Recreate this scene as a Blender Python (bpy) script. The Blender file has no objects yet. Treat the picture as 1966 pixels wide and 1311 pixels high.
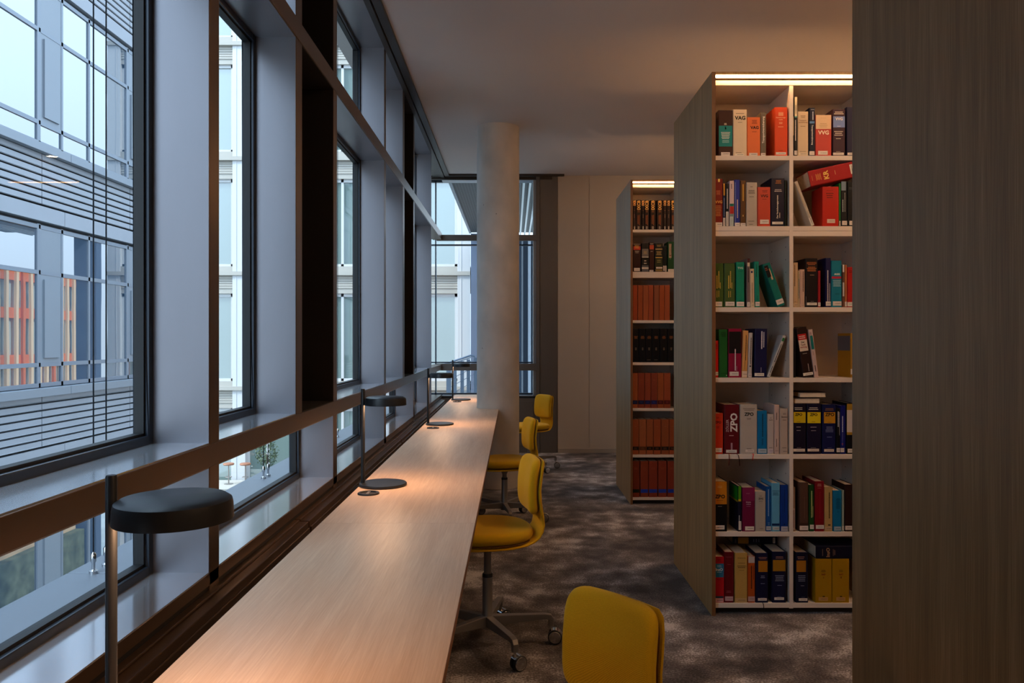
import bpy, bmesh, math, random
from mathutils import Vector, Matrix
random.seed(7)
SC = bpy.context.scene
COL = SC.collection
R = math.radians
PI = math.pi

# ---------------------------------------------------------------- camera
F = 1480.0            # focal length in pixels of the 1966 px wide frame
CX, CY = 985.0, 652.0 # where the depth lines meet
EYE = 1.38
cam_d = bpy.data.cameras.new('camera')
cam = bpy.data.objects.new('camera', cam_d)
COL.objects.link(cam)
cam.location = (0, 0, EYE)
cam.rotation_euler = (R(90), 0, 0)
cam_d.sensor_width = 36.0
cam_d.sensor_fit = 'HORIZONTAL'
cam_d.lens = 36.0 * F / 1966.0
cam_d.shift_x = -(CX - 983.0) / 1966.0
cam_d.shift_y = -(655.5 - CY) / 1966.0
cam_d.clip_start = 0.05
cam_d.clip_end = 300
SC.camera = cam

# ---------------------------------------------------------------- world: pale overcast sky
world = bpy.data.worlds.new('world')
SC.world = world
world.use_nodes = True
wn = world.node_tree
wn.nodes.clear()
wo = wn.nodes.new('ShaderNodeOutputWorld')
wb = wn.nodes.new('ShaderNodeBackground')
wr = wn.nodes.new('ShaderNodeValToRGB')
wt = wn.nodes.new('ShaderNodeTexCoord')
ws = wn.nodes.new('ShaderNodeSeparateXYZ')
wn.links.new(wt.outputs['Generated'], ws.inputs[0])
wn.links.new(ws.outputs['Z'], wr.inputs[0])
wn.links.new(wr.outputs[0], wb.inputs[0])
wn.links.new(wb.outputs[0], wo.inputs[0])
wr.color_ramp.elements[0].position = 0.0
wr.color_ramp.elements[0].color = (0.25, 0.28, 0.31, 1)
wr.color_ramp.elements[1].position = 0.85
wr.color_ramp.elements[1].color = (0.66, 0.82, 1.0, 1)
wb.inputs[1].default_value = 4.0

sun_d = bpy.data.lights.new('sun', 'SUN')
sun_d.energy = 3.6
sun_d.angle = R(4)
sun_d.color = (1.0, 0.93, 0.84)
sun = bpy.data.objects.new('sun', sun_d)
COL.objects.link(sun)
sun.rotation_euler = Vector((0.75, 0.26, -0.62)).to_track_quat('-Z', 'Y').to_euler()

SC.view_settings.view_transform = 'Standard'
SC.view_settings.look = 'None'
SC.view_settings.gamma = 1.0
SC.view_settings.use_curve_mapping = False
SC.view_settings.exposure = 0.92
LED_STRENGTH = 34.0
LAMP_STRENGTH = 29.0
SC.cycles.use_denoising = True
SC.cycles.max_bounces = 10
SC.cycles.diffuse_bounces = 6
SC.cycles.glossy_bounces = 5
SC.cycles.transparent_max_bounces = 16
SC.cycles.sample_clamp_indirect = 6.0

# ---------------------------------------------------------------- materials
def lin(c):
    if isinstance(c, str):
        c = tuple(int(c[i:i+2], 16) / 255 for i in (0, 2, 4))
    return tuple((x / 12.92 if x <= 0.04045 else ((x + 0.055) / 1.055) ** 2.4) for x in c) + (1.0,)

MATS = {}
def mat(name, col, rough=0.5, metal=0.0, noise=None, bump=None, spec=None, grain=None, coat=0.0):
    """noise=(scale, amount, (sx,sy,sz)); bump=(scale, strength, (sx,sy,sz))"""
    if name in MATS:
        return MATS[name]
    m = bpy.data.materials.new(name)
    m.use_nodes = True
    nt = m.node_tree
    b = nt.nodes['Principled BSDF']
    c = lin(col)
    b.inputs['Base Color'].default_value = c
    b.inputs['Roughness'].default_value = rough
    b.inputs['Metallic'].default_value = metal
    if spec is not None:
        b.inputs['Specular IOR Level'].default_value = spec
    if coat:
        b.inputs['Coat Weight'].default_value = coat
    def tex(scale, st, detail=6):
        tc = nt.nodes.new('ShaderNodeTexCoord')
        mp = nt.nodes.new('ShaderNodeMapping')
        mp.inputs['Scale'].default_value = st
        n = nt.nodes.new('ShaderNodeTexNoise')
        n.inputs['Scale'].default_value = scale
        n.inputs['Detail'].default_value = detail
        nt.links.new(tc.outputs['Object'], mp.inputs[0])
        nt.links.new(mp.outputs[0], n.inputs[0])
        return n
    if noise:
        n = tex(noise[0], noise[2])
        r = nt.nodes.new('ShaderNodeValToRGB')
        a = noise[1]
        r.color_ramp.elements[0].position = 0.3
        r.color_ramp.elements[1].position = 0.7
        r.color_ramp.elements[0].color = tuple(x * (1 - a) for x in c[:3]) + (1,)
        r.color_ramp.elements[1].color = tuple(min(1, x * (1 + a)) for x in c[:3]) + (1,)
        nt.links.new(n.outputs[0], r.inputs[0])
        nt.links.new(r.outputs[0], b.inputs['Base Color'])
    if bump:
        n = tex(bump[0], bump[2], 3)
        bp = nt.nodes.new('ShaderNodeBump')
        bp.inputs['Strength'].default_value = bump[1]
        bp.inputs['Distance'].default_value = 0.002
        nt.links.new(n.outputs[0], bp.inputs['Height'])
        nt.links.new(bp.outputs[0], b.inputs['Normal'])
    MATS[name] = m
    return m

def wood(name, cols, st, rough=0.5, fine=(1, 1, 1), scale=3.0, bumpd=0.0005):
    """veneer: broad soft bands and fine pores, both stretched along one axis"""
    m = bpy.data.materials.new(name)
    m.use_nodes = True
    nt = m.node_tree
    b = nt.nodes['Principled BSDF']
    b.inputs['Roughness'].default_value = rough
    tc = nt.nodes.new('ShaderNodeTexCoord')
    def nz(sc, stv, det):
        mp = nt.nodes.new('ShaderNodeMapping')
        mp.inputs['Scale'].default_value = stv
        n = nt.nodes.new('ShaderNodeTexNoise')
        n.inputs['Scale'].default_value = sc
        n.inputs['Detail'].default_value = det
        n.inputs['Distortion'].default_value = 0.3
        nt.links.new(tc.outputs['Object'], mp.inputs[0])
        nt.links.new(mp.outputs[0], n.inputs[0])
        return n
    n1 = nz(scale, st, 3)
    n2 = nz(scale * 14, fine, 4)
    mx = nt.nodes.new('ShaderNodeMix')
    mx.data_type = 'FLOAT'
    mx.inputs[0].default_value = 0.55
    nt.links.new(n1.outputs[0], mx.inputs[2])
    nt.links.new(n2.outputs[0], mx.inputs[3])
    r = nt.nodes.new('ShaderNodeValToRGB')
    r.color_ramp.elements[0].position = 0.34
    r.color_ramp.elements[1].position = 0.66
    r.color_ramp.elements[0].color = lin(cols[0])
    r.color_ramp.elements[1].color = lin(cols[2])
    e = r.color_ramp.elements.new(0.5)
    e.color = lin(cols[1])
    nt.links.new(mx.outputs[0], r.inputs[0])
    nt.links.new(r.outputs[0], b.inputs['Base Color'])
    bp = nt.nodes.new('ShaderNodeBump')
    bp.inputs['Strength'].default_value = 0.25
    bp.inputs['Distance'].default_value = bumpd
    nt.links.new(n2.outputs[0], bp.inputs['Height'])
    nt.links.new(bp.outputs[0], b.inputs['Normal'])
    MATS[name] = m
    return m

def glass_mat(name, tint=(0.92, 0.96, 0.97), ior=1.45, boost=1.0):
    m = bpy.data.materials.new(name)
    m.use_nodes = True
    nt = m.node_tree
    nt.nodes.clear()
    o = nt.nodes.new('ShaderNodeOutputMaterial')
    t = nt.nodes.new('ShaderNodeBsdfTransparent')
    t.inputs[0].default_value = tint + (1,)
    g = nt.nodes.new('ShaderNodeBsdfGlossy')
    g.inputs['Roughness'].default_value = 0.0
    f = nt.nodes.new('ShaderNodeLayerWeight')
    f.inputs[0].default_value = 0.5
    pw = nt.nodes.new('ShaderNodeMath'); pw.operation = 'POWER'; pw.inputs[1].default_value = 5.0
    ml = nt.nodes.new('ShaderNodeMath'); ml.operation = 'MULTIPLY_ADD'; ml.use_clamp = True
    ml.inputs[1].default_value = 0.2 * boost; ml.inputs[2].default_value = 0.004
    nt.links.new(f.outputs['Facing'], pw.inputs[0])
    mx = nt.nodes.new('ShaderNodeMixShader')
    nt.links.new(pw.outputs[0], ml.inputs[0])
    nt.links.new(ml.outputs[0], mx.inputs[0])
    nt.links.new(t.outputs[0], mx.inputs[1])
    nt.links.new(g.outputs[0], mx.inputs[2])
    nt.links.new(mx.outputs[0], o.inputs[0])
    MATS[name] = m
    return m

def mirror_pane(name, body, refl, rough=0.0, wob=0.0):
    """coated office glazing: partly reflects the street, partly shows the dim room behind"""
    m = bpy.data.materials.new(name)
    m.use_nodes = True
    nt = m.node_tree
    nt.nodes.clear()
    o = nt.nodes.new('ShaderNodeOutputMaterial')
    d = nt.nodes.new('ShaderNodeBsdfDiffuse')
    d.inputs[0].default_value = lin(body)
    g = nt.nodes.new('ShaderNodeBsdfGlossy')
    g.inputs['Roughness'].default_value = rough
    g.inputs[0].default_value = (0.95, 0.97, 1.0, 1)
    mx = nt.nodes.new('ShaderNodeMixShader')
    mx.inputs[0].default_value = refl
    if wob:
        tc = nt.nodes.new('ShaderNodeTexCoord')
        n = nt.nodes.new('ShaderNodeTexNoise')
        n.inputs['Scale'].default_value = 1.3
        n.inputs['Detail'].default_value = 1
        bp = nt.nodes.new('ShaderNodeBump')
        bp.inputs['Strength'].default_value = 1.0
        bp.inputs['Distance'].default_value = wob
        nt.links.new(tc.outputs['Object'], n.inputs[0])
        nt.links.new(n.outputs[0], bp.inputs['Height'])
        nt.links.new(bp.outputs[0], g.inputs['Normal'])
    nt.links.new(d.outputs[0], mx.inputs[1])
    nt.links.new(g.outputs[0], mx.inputs[2])
    nt.links.new(mx.outputs[0], o.inputs[0])
    MATS[name] = m
    return m

def emit(name, col, strength):
    m = bpy.data.materials.new(name)
    m.use_nodes = True
    nt = m.node_tree
    nt.nodes.clear()
    o = nt.nodes.new('ShaderNodeOutputMaterial')
    e = nt.nodes.new('ShaderNodeEmission')
    e.inputs[0].default_value = tuple(col) + (1,)
    e.inputs[1].default_value = strength
    nt.links.new(e.outputs[0], o.inputs[0])
    MATS[name] = m
    return m

M_BRONZE = mat('bronze', '5a4636', 0.36, 0.7, noise=(2.0, 0.12, (1, 1, 1)))
M_BRONZE_D = mat('bronze_dark', '39322c', 0.42, 0.4)
M_REVEAL = mat('anodised_panel', '7b7a80', 0.36, 0.55, noise=(5, 0.05, (1, 1, 0.3)), bump=(120, 0.05, (1, 1, 0.1)))
M_SILL = mat('anodised_sill', 'c6cad0', 0.13, 0.7, noise=(3, 0.05, (1, 1, 1)))
M_FRAME = mat('window_frame', '27303c', 0.35, 0.3)
M_NICHE = mat('niche_black', '120b08', 0.8)
M_GASKET = mat('gasket', '0c0d10', 0.6)
M_CEIL = mat('ceiling_plaster', 'c9bfb8', 0.9, noise=(0.7, 0.03, (1, 1, 1)))
M_WALL = mat('wall_panel', 'b9ad9e', 0.75)
M_SKIRT = mat('skirting', 'a09588', 0.6)
M_ALU = mat('aluminium', '9aa0a6', 0.35, 0.6)
M_BLACK = mat('lamp_black', '191c20', 0.40, noise=(40, 0.1, (1, 1, 1)))
M_STEEL = mat('chair_steel', '8b8580', 0.38, 0.6)
M_CHROME = mat('chrome', 'd8d8d8', 0.12, 1.0)
M_RUBBER = mat('rubber', '111111', 0.5)
M_WHITE = mat('white_laminate', 'dccdbf', 0.55)
M_OAK_V = wood('oak_veneer_upright', ('87633d', '9f7949', 'b99162'), (9, 9, 0.35), 0.5, (9, 9, 0.12))
M_OAK_H = wood('oak_veneer_desk', ('c4a588', 'ceb195', 'd9bfa3'), (8, 0.5, 8), 0.42, (7, 0.18, 7))
M_OAK_EDGE = mat('oak_edge', '7a4f2c', 0.5)

def carpet():
    m = bpy.data.materials.new('carpet_pile')
    m.use_nodes = True
    nt = m.node_tree
    b = nt.nodes['Principled BSDF']
    b.inputs['Roughness'].default_value = 1.0
    b.inputs['Specular IOR Level'].default_value = 0.1
    b.inputs['Sheen Weight'].default_value = 0.15
    tc = nt.nodes.new('ShaderNodeTexCoord')
    def nz(sc, st, det, dist=0.0):
        mp = nt.nodes.new('ShaderNodeMapping')
        mp.inputs['Scale'].default_value = st
        n = nt.nodes.new('ShaderNodeTexNoise')
        n.inputs['Scale'].default_value = sc
        n.inputs['Detail'].default_value = det
        n.inputs['Distortion'].default_value = dist
        nt.links.new(tc.outputs['Object'], mp.inputs[0])
        nt.links.new(mp.outputs[0], n.inputs[0])
        return n
    a = nz(1.5, (1.0, 1.0, 1), 15, 0.0)
    c = nz(6.0, (1.0, 1.0, 1), 15, 0.0)
    fn = nz(110, (1, 1, 1), 3)
    mx = nt.nodes.new('ShaderNodeMix'); mx.data_type = 'FLOAT'; mx.inputs[0].default_value = 0.40
    nt.links.new(a.outputs[0], mx.inputs[2]); nt.links.new(c.outputs[0], mx.inputs[3])
    mx2 = nt.nodes.new('ShaderNodeMix'); mx2.data_type = 'FLOAT'; mx2.inputs[0].default_value = 0.28
    nt.links.new(mx.outputs[0], mx2.inputs[2]); nt.links.new(fn.outputs[0], mx2.inputs[3])
    r = nt.nodes.new('ShaderNodeValToRGB')
    el = r.color_ramp.elements
    el[0].position = 0.41; el[0].color = lin('352e2b')
    el[1].position = 0.60; el[1].color = lin('c8c1be')
    e = el.new(0.47); e.color = lin('584f4b')
    e = el.new(0.53); e.color = lin('7a716d')
    nt.links.new(mx2.outputs[0], r.inputs[0])
    nt.links.new(r.outputs[0], b.inputs['Base Color'])
    bp = nt.nodes.new('ShaderNodeBump')
    bp.inputs['Strength'].default_value = 0.8
    bp.inputs['Distance'].default_value = 0.004
    nt.links.new(fn.outputs[0], bp.inputs['Height'])
    nt.links.new(bp.outputs[0], b.inputs['Normal'])
    return m
M_CARPET = carpet()

def concrete():
    m = mat('concrete', 'd0c5b9', 0.6, noise=(3.5, 0.16, (1, 1, 0.8)), bump=(30, 0.25, (1, 1, 1)))
    nt = m.node_tree
    b = nt.nodes['Principled BSDF']
    src = b.inputs['Base Color'].links[0].from_socket
    tc = nt.nodes.new('ShaderNodeTexCoord')
    v = nt.nodes.new('ShaderNodeTexVoronoi')
    v.inputs['Scale'].default_value = 7.0
    v.inputs['Randomness'].default_value = 1.0
    nt.links.new(tc.outputs['Object'], v.inputs['Vector'])
    r = nt.nodes.new('ShaderNodeValToRGB')
    r.color_ramp.elements[0].position = 0.03; r.color_ramp.elements[0].color = (0.35, 0.32, 0.3, 1)
    r.color_ramp.elements[1].position = 0.045; r.color_ramp.elements[1].color = (1, 1, 1, 1)
    nt.links.new(v.outputs['Distance'], r.inputs[0])
    mx = nt.nodes.new('ShaderNodeMix'); mx.data_type = 'RGBA'; mx.blend_type = 'MULTIPLY'
    mx.inputs[0].default_value = 1.0
    nt.links.new(src, mx.inputs[6]); nt.links.new(r.outputs[0], mx.inputs[7])
    nt.links.new(mx.outputs[2], b.inputs['Base Color'])
    return m
M_CONC = concrete()

def fabric():
    m = mat('yellow_wool', 'd9a012', 0.85, spec=0.2)
    nt = m.node_tree
    b = nt.nodes['Principled BSDF']
    b.inputs['Sheen Weight'].default_value = 0.25
    b.inputs['Sheen Roughness'].default_value = 0.4
    b.inputs['Sheen Tint'].default_value = lin('ffe9a0')
    tc = nt.nodes.new('ShaderNodeTexCoord')
    mp = nt.nodes.new('ShaderNodeMapping')
    mp.inputs['Rotation'].default_value = (R(35), R(25), 0)
    w = nt.nodes.new('ShaderNodeTexWave')
    w.inputs['Scale'].default_value = 190
    w.inputs['Distortion'].default_value = 3.0
    w.inputs['Detail'].default_value = 2
    w.inputs['Detail Scale'].default_value = 3
    n = nt.nodes.new('ShaderNodeTexNoise'); n.inputs['Scale'].default_value = 400
    nt.links.new(tc.outputs['Object'], mp.inputs[0])
    nt.links.new(mp.outputs[0], w.inputs[0]); nt.links.new(tc.outputs['Object'], n.inputs[0])
    mx = nt.nodes.new('ShaderNodeMix'); mx.data_type = 'FLOAT'; mx.inputs[0].default_value = 0.4
    nt.links.new(w.outputs['Fac'], mx.inputs[2]); nt.links.new(n.outputs[0], mx.inputs[3])
    r = nt.nodes.new('ShaderNodeValToRGB')
    r.color_ramp.elements[0].position = 0.2; r.color_ramp.elements[0].color = lin('c89a10')
    r.color_ramp.elements[1].position = 0.8; r.color_ramp.elements[1].color = lin('e0b21c')
    nt.links.new(mx.outputs[0], r.inputs[0]); nt.links.new(r.outputs[0], b.inputs['Base Color'])
    bp = nt.nodes.new('ShaderNodeBump'); bp.inputs['Strength'].default_value = 0.35; bp.inputs['Distance'].default_value = 0.0008
    nt.links.new(mx.outputs[0], bp.inputs['Height']); nt.links.new(bp.outputs[0], b.inputs['Normal'])
    return m
M_FABRIC = fabric()
M_RECESS_SHADE = mat('recess_shade', '6a4208', 0.8)  # brown painted in for shade in the recess between cushion and shell
M_GLASS = glass_mat('clear_glass', (0.88, 0.93, 0.96), 1.5, 1.0)
M_LED = emit('led_warm', (1.0, 0.54, 0.22), LED_STRENGTH)
M_LAMPGLOW = emit('lamp_diffuser', (1.0, 0.54, 0.28), LAMP_STRENGTH)

# ---------------------------------------------------------------- mesh helpers
class MB:
    """collects boxes, tubes and sheets into one mesh"""
    def __init__(s):
        s.v = []; s.f = []; s.sm = []
    def add(s, vs, fs, smooth=False):
        k = len(s.v)
        s.v += [tuple(p) for p in vs]
        s.f += [tuple(i + k for i in f) for f in fs]
        s.sm += [smooth] * len(fs)
        return s
    def box(s, x0, x1, y0, y1, z0, z1):
        x0, x1 = sorted((x0, x1)); y0, y1 = sorted((y0, y1)); z0, z1 = sorted((z0, z1))
        return s.add([(x0, y0, z0), (x1, y0, z0), (x1, y1, z0), (x0, y1, z0), (x0, y0, z1), (x1, y0, z1), (x1, y1, z1), (x0, y1, z1)],
                     [(0, 3, 2, 1), (4, 5, 6, 7), (0, 1, 5, 4), (1, 2, 6, 5), (2, 3, 7, 6), (3, 0, 4, 7)])
    def lathe(s, prof, c=(0, 0, 0), n=32, axis='z'):
        """prof: list of (r, h); closed when r is 0 at the ends"""
        vs = []; fs = []
        m = len(prof)
        for i in range(n):
            a = 2 * PI * i / n
            for r, h in prof:
                p = (r * math.cos(a), r * math.sin(a), h)
                if axis == 'x': p = (p[2], p[0], p[1])
                if axis == 'y': p = (p[1], p[2], p[0])
                vs.append((p[0] + c[0], p[1] + c[1], p[2] + c[2]))
        for i in range(n):
            j = (i + 1) % n
            for k in range(m - 1):
                fs.append((i * m + k, j * m + k, j * m + k + 1, i * m + k + 1))
        return s.add(vs, fs, True)
    def cyl(s, r, z0, z1, c=(0, 0), n=32):
        return s.lathe([(0, z0), (r, z0), (r, z1), (0, z1)], (c[0], c[1], 0), n)
    def tube(s, pts, r, n=8):
        pts = [Vector(p) for p in pts]
        vs = []; fs = []
        up = Vector((0, 0, 1))
        for i, p in enumerate(pts):
            t = (pts[min(i + 1, len(pts) - 1)] - pts[max(i - 1, 0)]).normalized()
            a = t.cross(up)
            if a.length < 1e-3: a = t.cross(Vector((1, 0, 0)))
            a.normalize(); b = a.cross(t).normalized()
            rr = r[i] if isinstance(r, (list, tuple)) else r
            for k in range(n):
                th = 2 * PI * k / n
                vs.append(p + a * rr * math.cos(th) + b * rr * math.sin(th))
        for i in range(len(pts) - 1):
            for k in range(n):
                fs.append((i * n + k, i * n + (k + 1) % n, (i + 1) * n + (k + 1) % n, (i + 1) * n + k))
        fs.append(tuple(range(n))[::-1]); fs.append(tuple((len(pts) - 1) * n + k for k in range(n)))
        return s.add(vs, fs, True)
    def loft(s, rings, smooth=True, cap=True):
        n = len(rings[0]); vs = []; fs = []
        for rg in rings: vs += rg
        for i in range(len(rings) - 1):
            for k in range(n):
                fs.append((i * n + k, i * n + (k + 1) % n, (i + 1) * n + (k + 1) % n, (i + 1) * n + k))
        if cap:
            fs.append(tuple(range(n))[::-1]); fs.append(tuple((len(rings) - 1) * n + k for k in range(n)))
        return s.add(vs, fs, smooth)
    def build(s, name, m, parent=None, bevel=0.0, loc=None, seg=2):
        me = bpy.data.meshes.new(name)
        me.from_pydata(s.v, [], s.f)
        bm = bmesh.new(); bm.from_mesh(me)
        bm.faces.ensure_lookup_table()
        for i, f in enumerate(bm.faces): f.smooth = s.sm[i]
        bmesh.ops.remove_doubles(bm, verts=bm.verts, dist=1e-6)
        bmesh.ops.recalc_face_normals(bm, faces=bm.faces)
        bm.to_mesh(me); bm.free()
        if m: me.materials.append(m)
        if any(s.sm):
            try: me.set_sharp_from_angle(angle=R(40))
            except Exception: pass
        o = bpy.data.objects.new(name, me)
        COL.objects.link(o)
        if parent: o.parent = parent
        if loc: o.location = loc
        if bevel:
            bv = o.modifiers.new('edge', 'BEVEL'); bv.width = bevel; bv.segments = seg; bv.limit_method = 'ANGLE'; bv.angle_limit = R(40)
        return o

def empty(name, loc=(0, 0, 0), rz=0.0, parent=None):
    o = bpy.data.objects.new(name, None)
    COL.objects.link(o); o.location = loc; o.rotation_euler = (0, 0, rz)
    o.empty_display_size = 0.1
    if parent: o.parent = parent
    return o
def tag(o, label, cat, group=None):
    o['label'] = label; o['category'] = cat
    if group: o['group'] = group
    return o
def struct(o, label=None, cat=None):
    o['kind'] = 'structure'
    if label: o['label'] = label
    if cat: o['category'] = cat
    return o
def copy_tree(o, parent=None):
    c = o.copy(); COL.objects.link(c)
    if parent: c.parent = parent
    for ch in list(o.children):
        copy_tree(ch, c)
    return c
def wx(px, d): return (px - CX) * d / F
def wz(py, d): return EYE - (py - CY) * d / F

# ================================================================ ROOM SHELL
XI = -0.87      # inner face of the window wall
XR = -1.03      # back of the reveals
YB = 9.4        # back wall
YN = -2.3       # wall behind the camera
XW = 3.0        # wall on the right
CEIL = 3.38
struct(MB().box(XI - 0.35, XW + 0.1, YN - 0.1, YB + 0.3, -0.25, 0.0).build('floor', M_CARPET), 'mottled grey and brown short pile carpet', 'floor')
struct(MB().box(XI - 0.32, XW + 0.1, YN - 0.1, YB + 0.3, CEIL, CEIL + 0.25).build('ceiling', M_CEIL), 'plain grey plaster ceiling', 'ceiling')
struct(MB().box(XW, XW + 0.1, YN, YB, 0, CEIL).build('wall_right', M_WALL), 'plain beige wall at the end of the bookcases', 'wall')
struct(MB().box(XI - 0.2, XW, YN - 0.1, YN, 0, CEIL).build('wall_near', M_WALL), 'plain beige wall closing the room', 'wall')
wbk = struct(MB().box(wx(1071, YB), wx(1130.5, YB), YB, YB + 0.15, 0, CEIL).box(wx(1131.5, YB), XW, YB, YB + 0.15, 0, CEIL)
             .box(wx(1130, YB), wx(1132, YB), YB + 0.006, YB + 0.1, 0, CEIL).build('wall_back', M_WALL), 'beige panelled wall with a thin vertical joint', 'wall')
struct(MB().box(wx(1071, YB), XW, YB - 0.012, YB, 0, 0.055).build('baseboard_back', M_SKIRT, bevel=0.002), 'low beige skirting under the panelled wall', 'baseboard')

# window wall: openings along y
P0 = 3.0
opens = []   # (kind, y0, y1)
for k in (-1, 0, 1, 2):
    o = P0 * (k - 0)
    # large, small, black niche (module offset so that the large bay ends at 2.21 + 3k)
    opens.append(('L', 0.81 - P0 + P0 * (k + 0), 2.21 - P0 + P0 * (k + 0)))
    if k < 2:
        opens.append(('S', 2.28 - P0 + P0 * k, 3.09 - P0 + P0 * k))
        opens.append(('B', 3.18 - P0 + P0 * k, 3.735 - P0 + P0 * k))
opens.append(('L', 0.81 + 2 * P0, 2.21 + 2 * P0 - 0.01))
opens = [o for o in opens if o[1] > -5.3]
opens.sort(key=lambda t: t[1])
# rebuilt cleanly: list every bay from y=-2.19 to y=8.2
opens = [('B', 0.18, 0.735)]
for k in range(2):
    opens += [('L', 0.81 + 3 * k, 2.21 + 3 * k), ('S', 2.28 + 3 * k, 3.09 + 3 * k), ('B', 3.18 + 3 * k, 3.735 + 3 * k)]
opens += [('L', 6.81, 8.2)]
Z0, Z1, Z2, Z3, Z4, Z5 = 0.71, 1.015, 1.08, 2.595, 2.675, 3.355   # lower sill, rail, rail, top of reveal
wcount = [0]
def jambbox(mb, x0, x1, y0, y1, z0, z1): mb.box(x0, x1, y0, y1, z0, z1)
def window(y0, y1, z0, z1, glazed=True, far_black=False, near_black=False, label=''):
    """one deep reveal with side, sill and head panels, a slim dark frame and a glass pane"""
    wcount[0] += 1
    w = struct(empty('window_%d' % wcount[0], (XR, (y0 + y1) / 2, z0)))
    w['label'] = label; w['category'] = 'window'
    cy, cz, cx = (y0 + y1) / 2, z0, XR
    def P(mb, name, m, bevel=0.0):
        mb.v = [(a - cx, b - cy, c - cz) for a, b, c in mb.v]
        return mb.build(name, m, w, bevel)
    t = 0.004
    P(MB().box(XR, XI - 0.001, y1 - t, y1, z0, z1), 'jamb_panel', M_NICHE if far_black else M_REVEAL)
    P(MB().box(XR, XI - 0.001, y0, y0 + t, z0, z1), 'jamb_panel', M_NICHE if near_black else M_REVEAL)
    mm = M_NICHE if far_black else None
    P(MB().box(XR, XI - 0.001, y0 + t, y1 - t, z0, z0 + t), 'sill_panel', mm or M_SILL)
    P(MB().box(XR, XI - 0.001, y0 + t, y1 - t, z1 - t, z1), 'head_panel', mm or M_REVEAL)
    if not glazed:
        P(MB().box(XR - 0.06, XR, y0, y1, z0, z1), 'vent_panel', M_NICHE)
        return w
    fw = 0.028
    fr = MB()
    for (a, b, c, d) in ((y0, y0 + fw, z0, z1), (y1 - fw, y1, z0, z1), (y0 + fw, y1 - fw, z0, z0 + fw), (y0 + fw, y1 - fw, z1 - fw, z1)):
        fr.box(XR - 0.047, XR, a, b, c, d)
    P(fr, 'window_frame', M_FRAME, 0.003)
    g = MB(); q = fw
    for (a, b, c, d) in ((y0 + q, y0 + q + .008, z0 + q, z1 - q), (y1 - q - .008, y1 - q, z0 + q, z1 - q), (y0 + q, y1 - q, z0 + q, z0 + q + .008), (y0 + q, y1 - q, z1 - q - .008, z1 - q)):
        g.box(XR - 0.04, XR - 0.012, a, b, c, d)
    P(g, 'gasket', M_GASKET)
    P(MB().box(XR - 0.034, XR - 0.026, y0 + q, y1 - q, z0 + q, z1 - q), 'glass_pane', M_GLASS)
    return w
names = {'L': 'wide', 'S': 'narrow', 'B': 'black niche'}
ORD = ['first', 'second', 'third', 'fourth']
cnt = {'L': 0, 'S': 0, 'B': 0}
for kind, y0, y1 in opens:
    if y1 < 0.1:
        where = 'behind the viewpoint'
        n = ''
    else:
        cnt[kind] += 1
        n = ORD[cnt[kind] - 1] + ' '
        where = 'along the desk'
    if kind == 'B':
        window(y0, y1, Z2, Z3, False, True, True, 'tall black ventilation niche, %s%s, y%s' % (n, where, '') if False else 'tall black ventilation niche in the window wall, %s%s' % (n, where))
        window(y0, y1, Z4, Z5, False, True, True, 'short black ventilation niche under the ceiling, %s%s' % (n, where))
    else:
        window(y0, y1, Z2, Z3, True, False, False, 'tall %s window with deep grey reveal, %s%s' % (names[kind], n, where))
        window(y0, y1, Z4, Z5, True, False, False, 'short %s clerestory window under the ceiling, %s%s' % (names[kind], n, where))
lows = [(0.18, 0.735), (0.81, 2.21), (2.28, 3.735), (3.81, 5.21), (5.28, 6.735), (6.81, 8.2)]
for i, (a, b) in enumerate(lows):
    window(a, b, Z0, Z1, label='low window strip at desk height under the bronze rail, strip %s' % ['one', 'two', 'three', 'four', 'five', 'six', 'seven'][i])

tcount = [0]
def trim(mb, m, label, bevel=0.0):
    tcount[0] += 1
    return struct(mb.build('trim_%d' % tcount[0], m, bevel=bevel), label, 'trim')
# posts between the bays (full height for the outer ones, above the rail for the inner ones)
posts_full = [(-2.3, 0.18), (0.735, 0.81), (2.21, 2.28), (3.735, 3.81), (5.21, 5.28), (6.735, 6.81), (8.2, 8.215)]  # widest entry is an unseen solid stretch, put in to cut daylight
for a, b in posts_full:
    trim(MB().box(XR - 0.055, XI, a, b, 0.66, Z5 + 0.02), M_BRONZE, 'dark bronze window post at desk side', 0.002)
for a, b in ((3.09, 3.18), (6.09, 6.18)):
    trim(MB().box(XR - 0.055, XI, a, b, Z1, Z5 + 0.02), M_BRONZE, 'dark bronze post beside a black niche', 0.002)
XIe = XI + 0.003
trim(MB().box(XR - 0.055, XIe, -2.3, 8.2, Z1, Z2).box(XIe - 0.11, XIe, 8.2, YB, Z1, Z2), M_BRONZE, 'bronze rail running over the low windows', 0.002)
trim(MB().box(XR - 0.055, XIe, -2.3, 8.2, Z3, Z4).box(XIe - 0.11, XIe, 8.2, YB, Z3, Z4), M_BRONZE, 'bronze rail running under the clerestory windows', 0.002)
trim(MB().box(XR - 0.055, XIe, -2.3, 8.2, Z5, CEIL).box(XIe - 0.11, XIe, 8.2, YB, Z5, CEIL), M_BRONZE_D, 'dark head beam over the windows')
# ceiling edge profile, two steps with a slot
trim(MB().box(XI, XI + 0.035, -2.3, YB, CEIL - 0.03, CEIL).box(XI + 0.045, XI + 0.095, -2.3, YB - 0.05, CEIL - 0.022, CEIL)
     .box(XI + 0.095, wx(1083, YB - 0.05), YB - 0.1, YB - 0.05, CEIL - 0.022, CEIL), M_BRONZE_D, 'dark bronze profile where ceiling meets windows')
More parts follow.
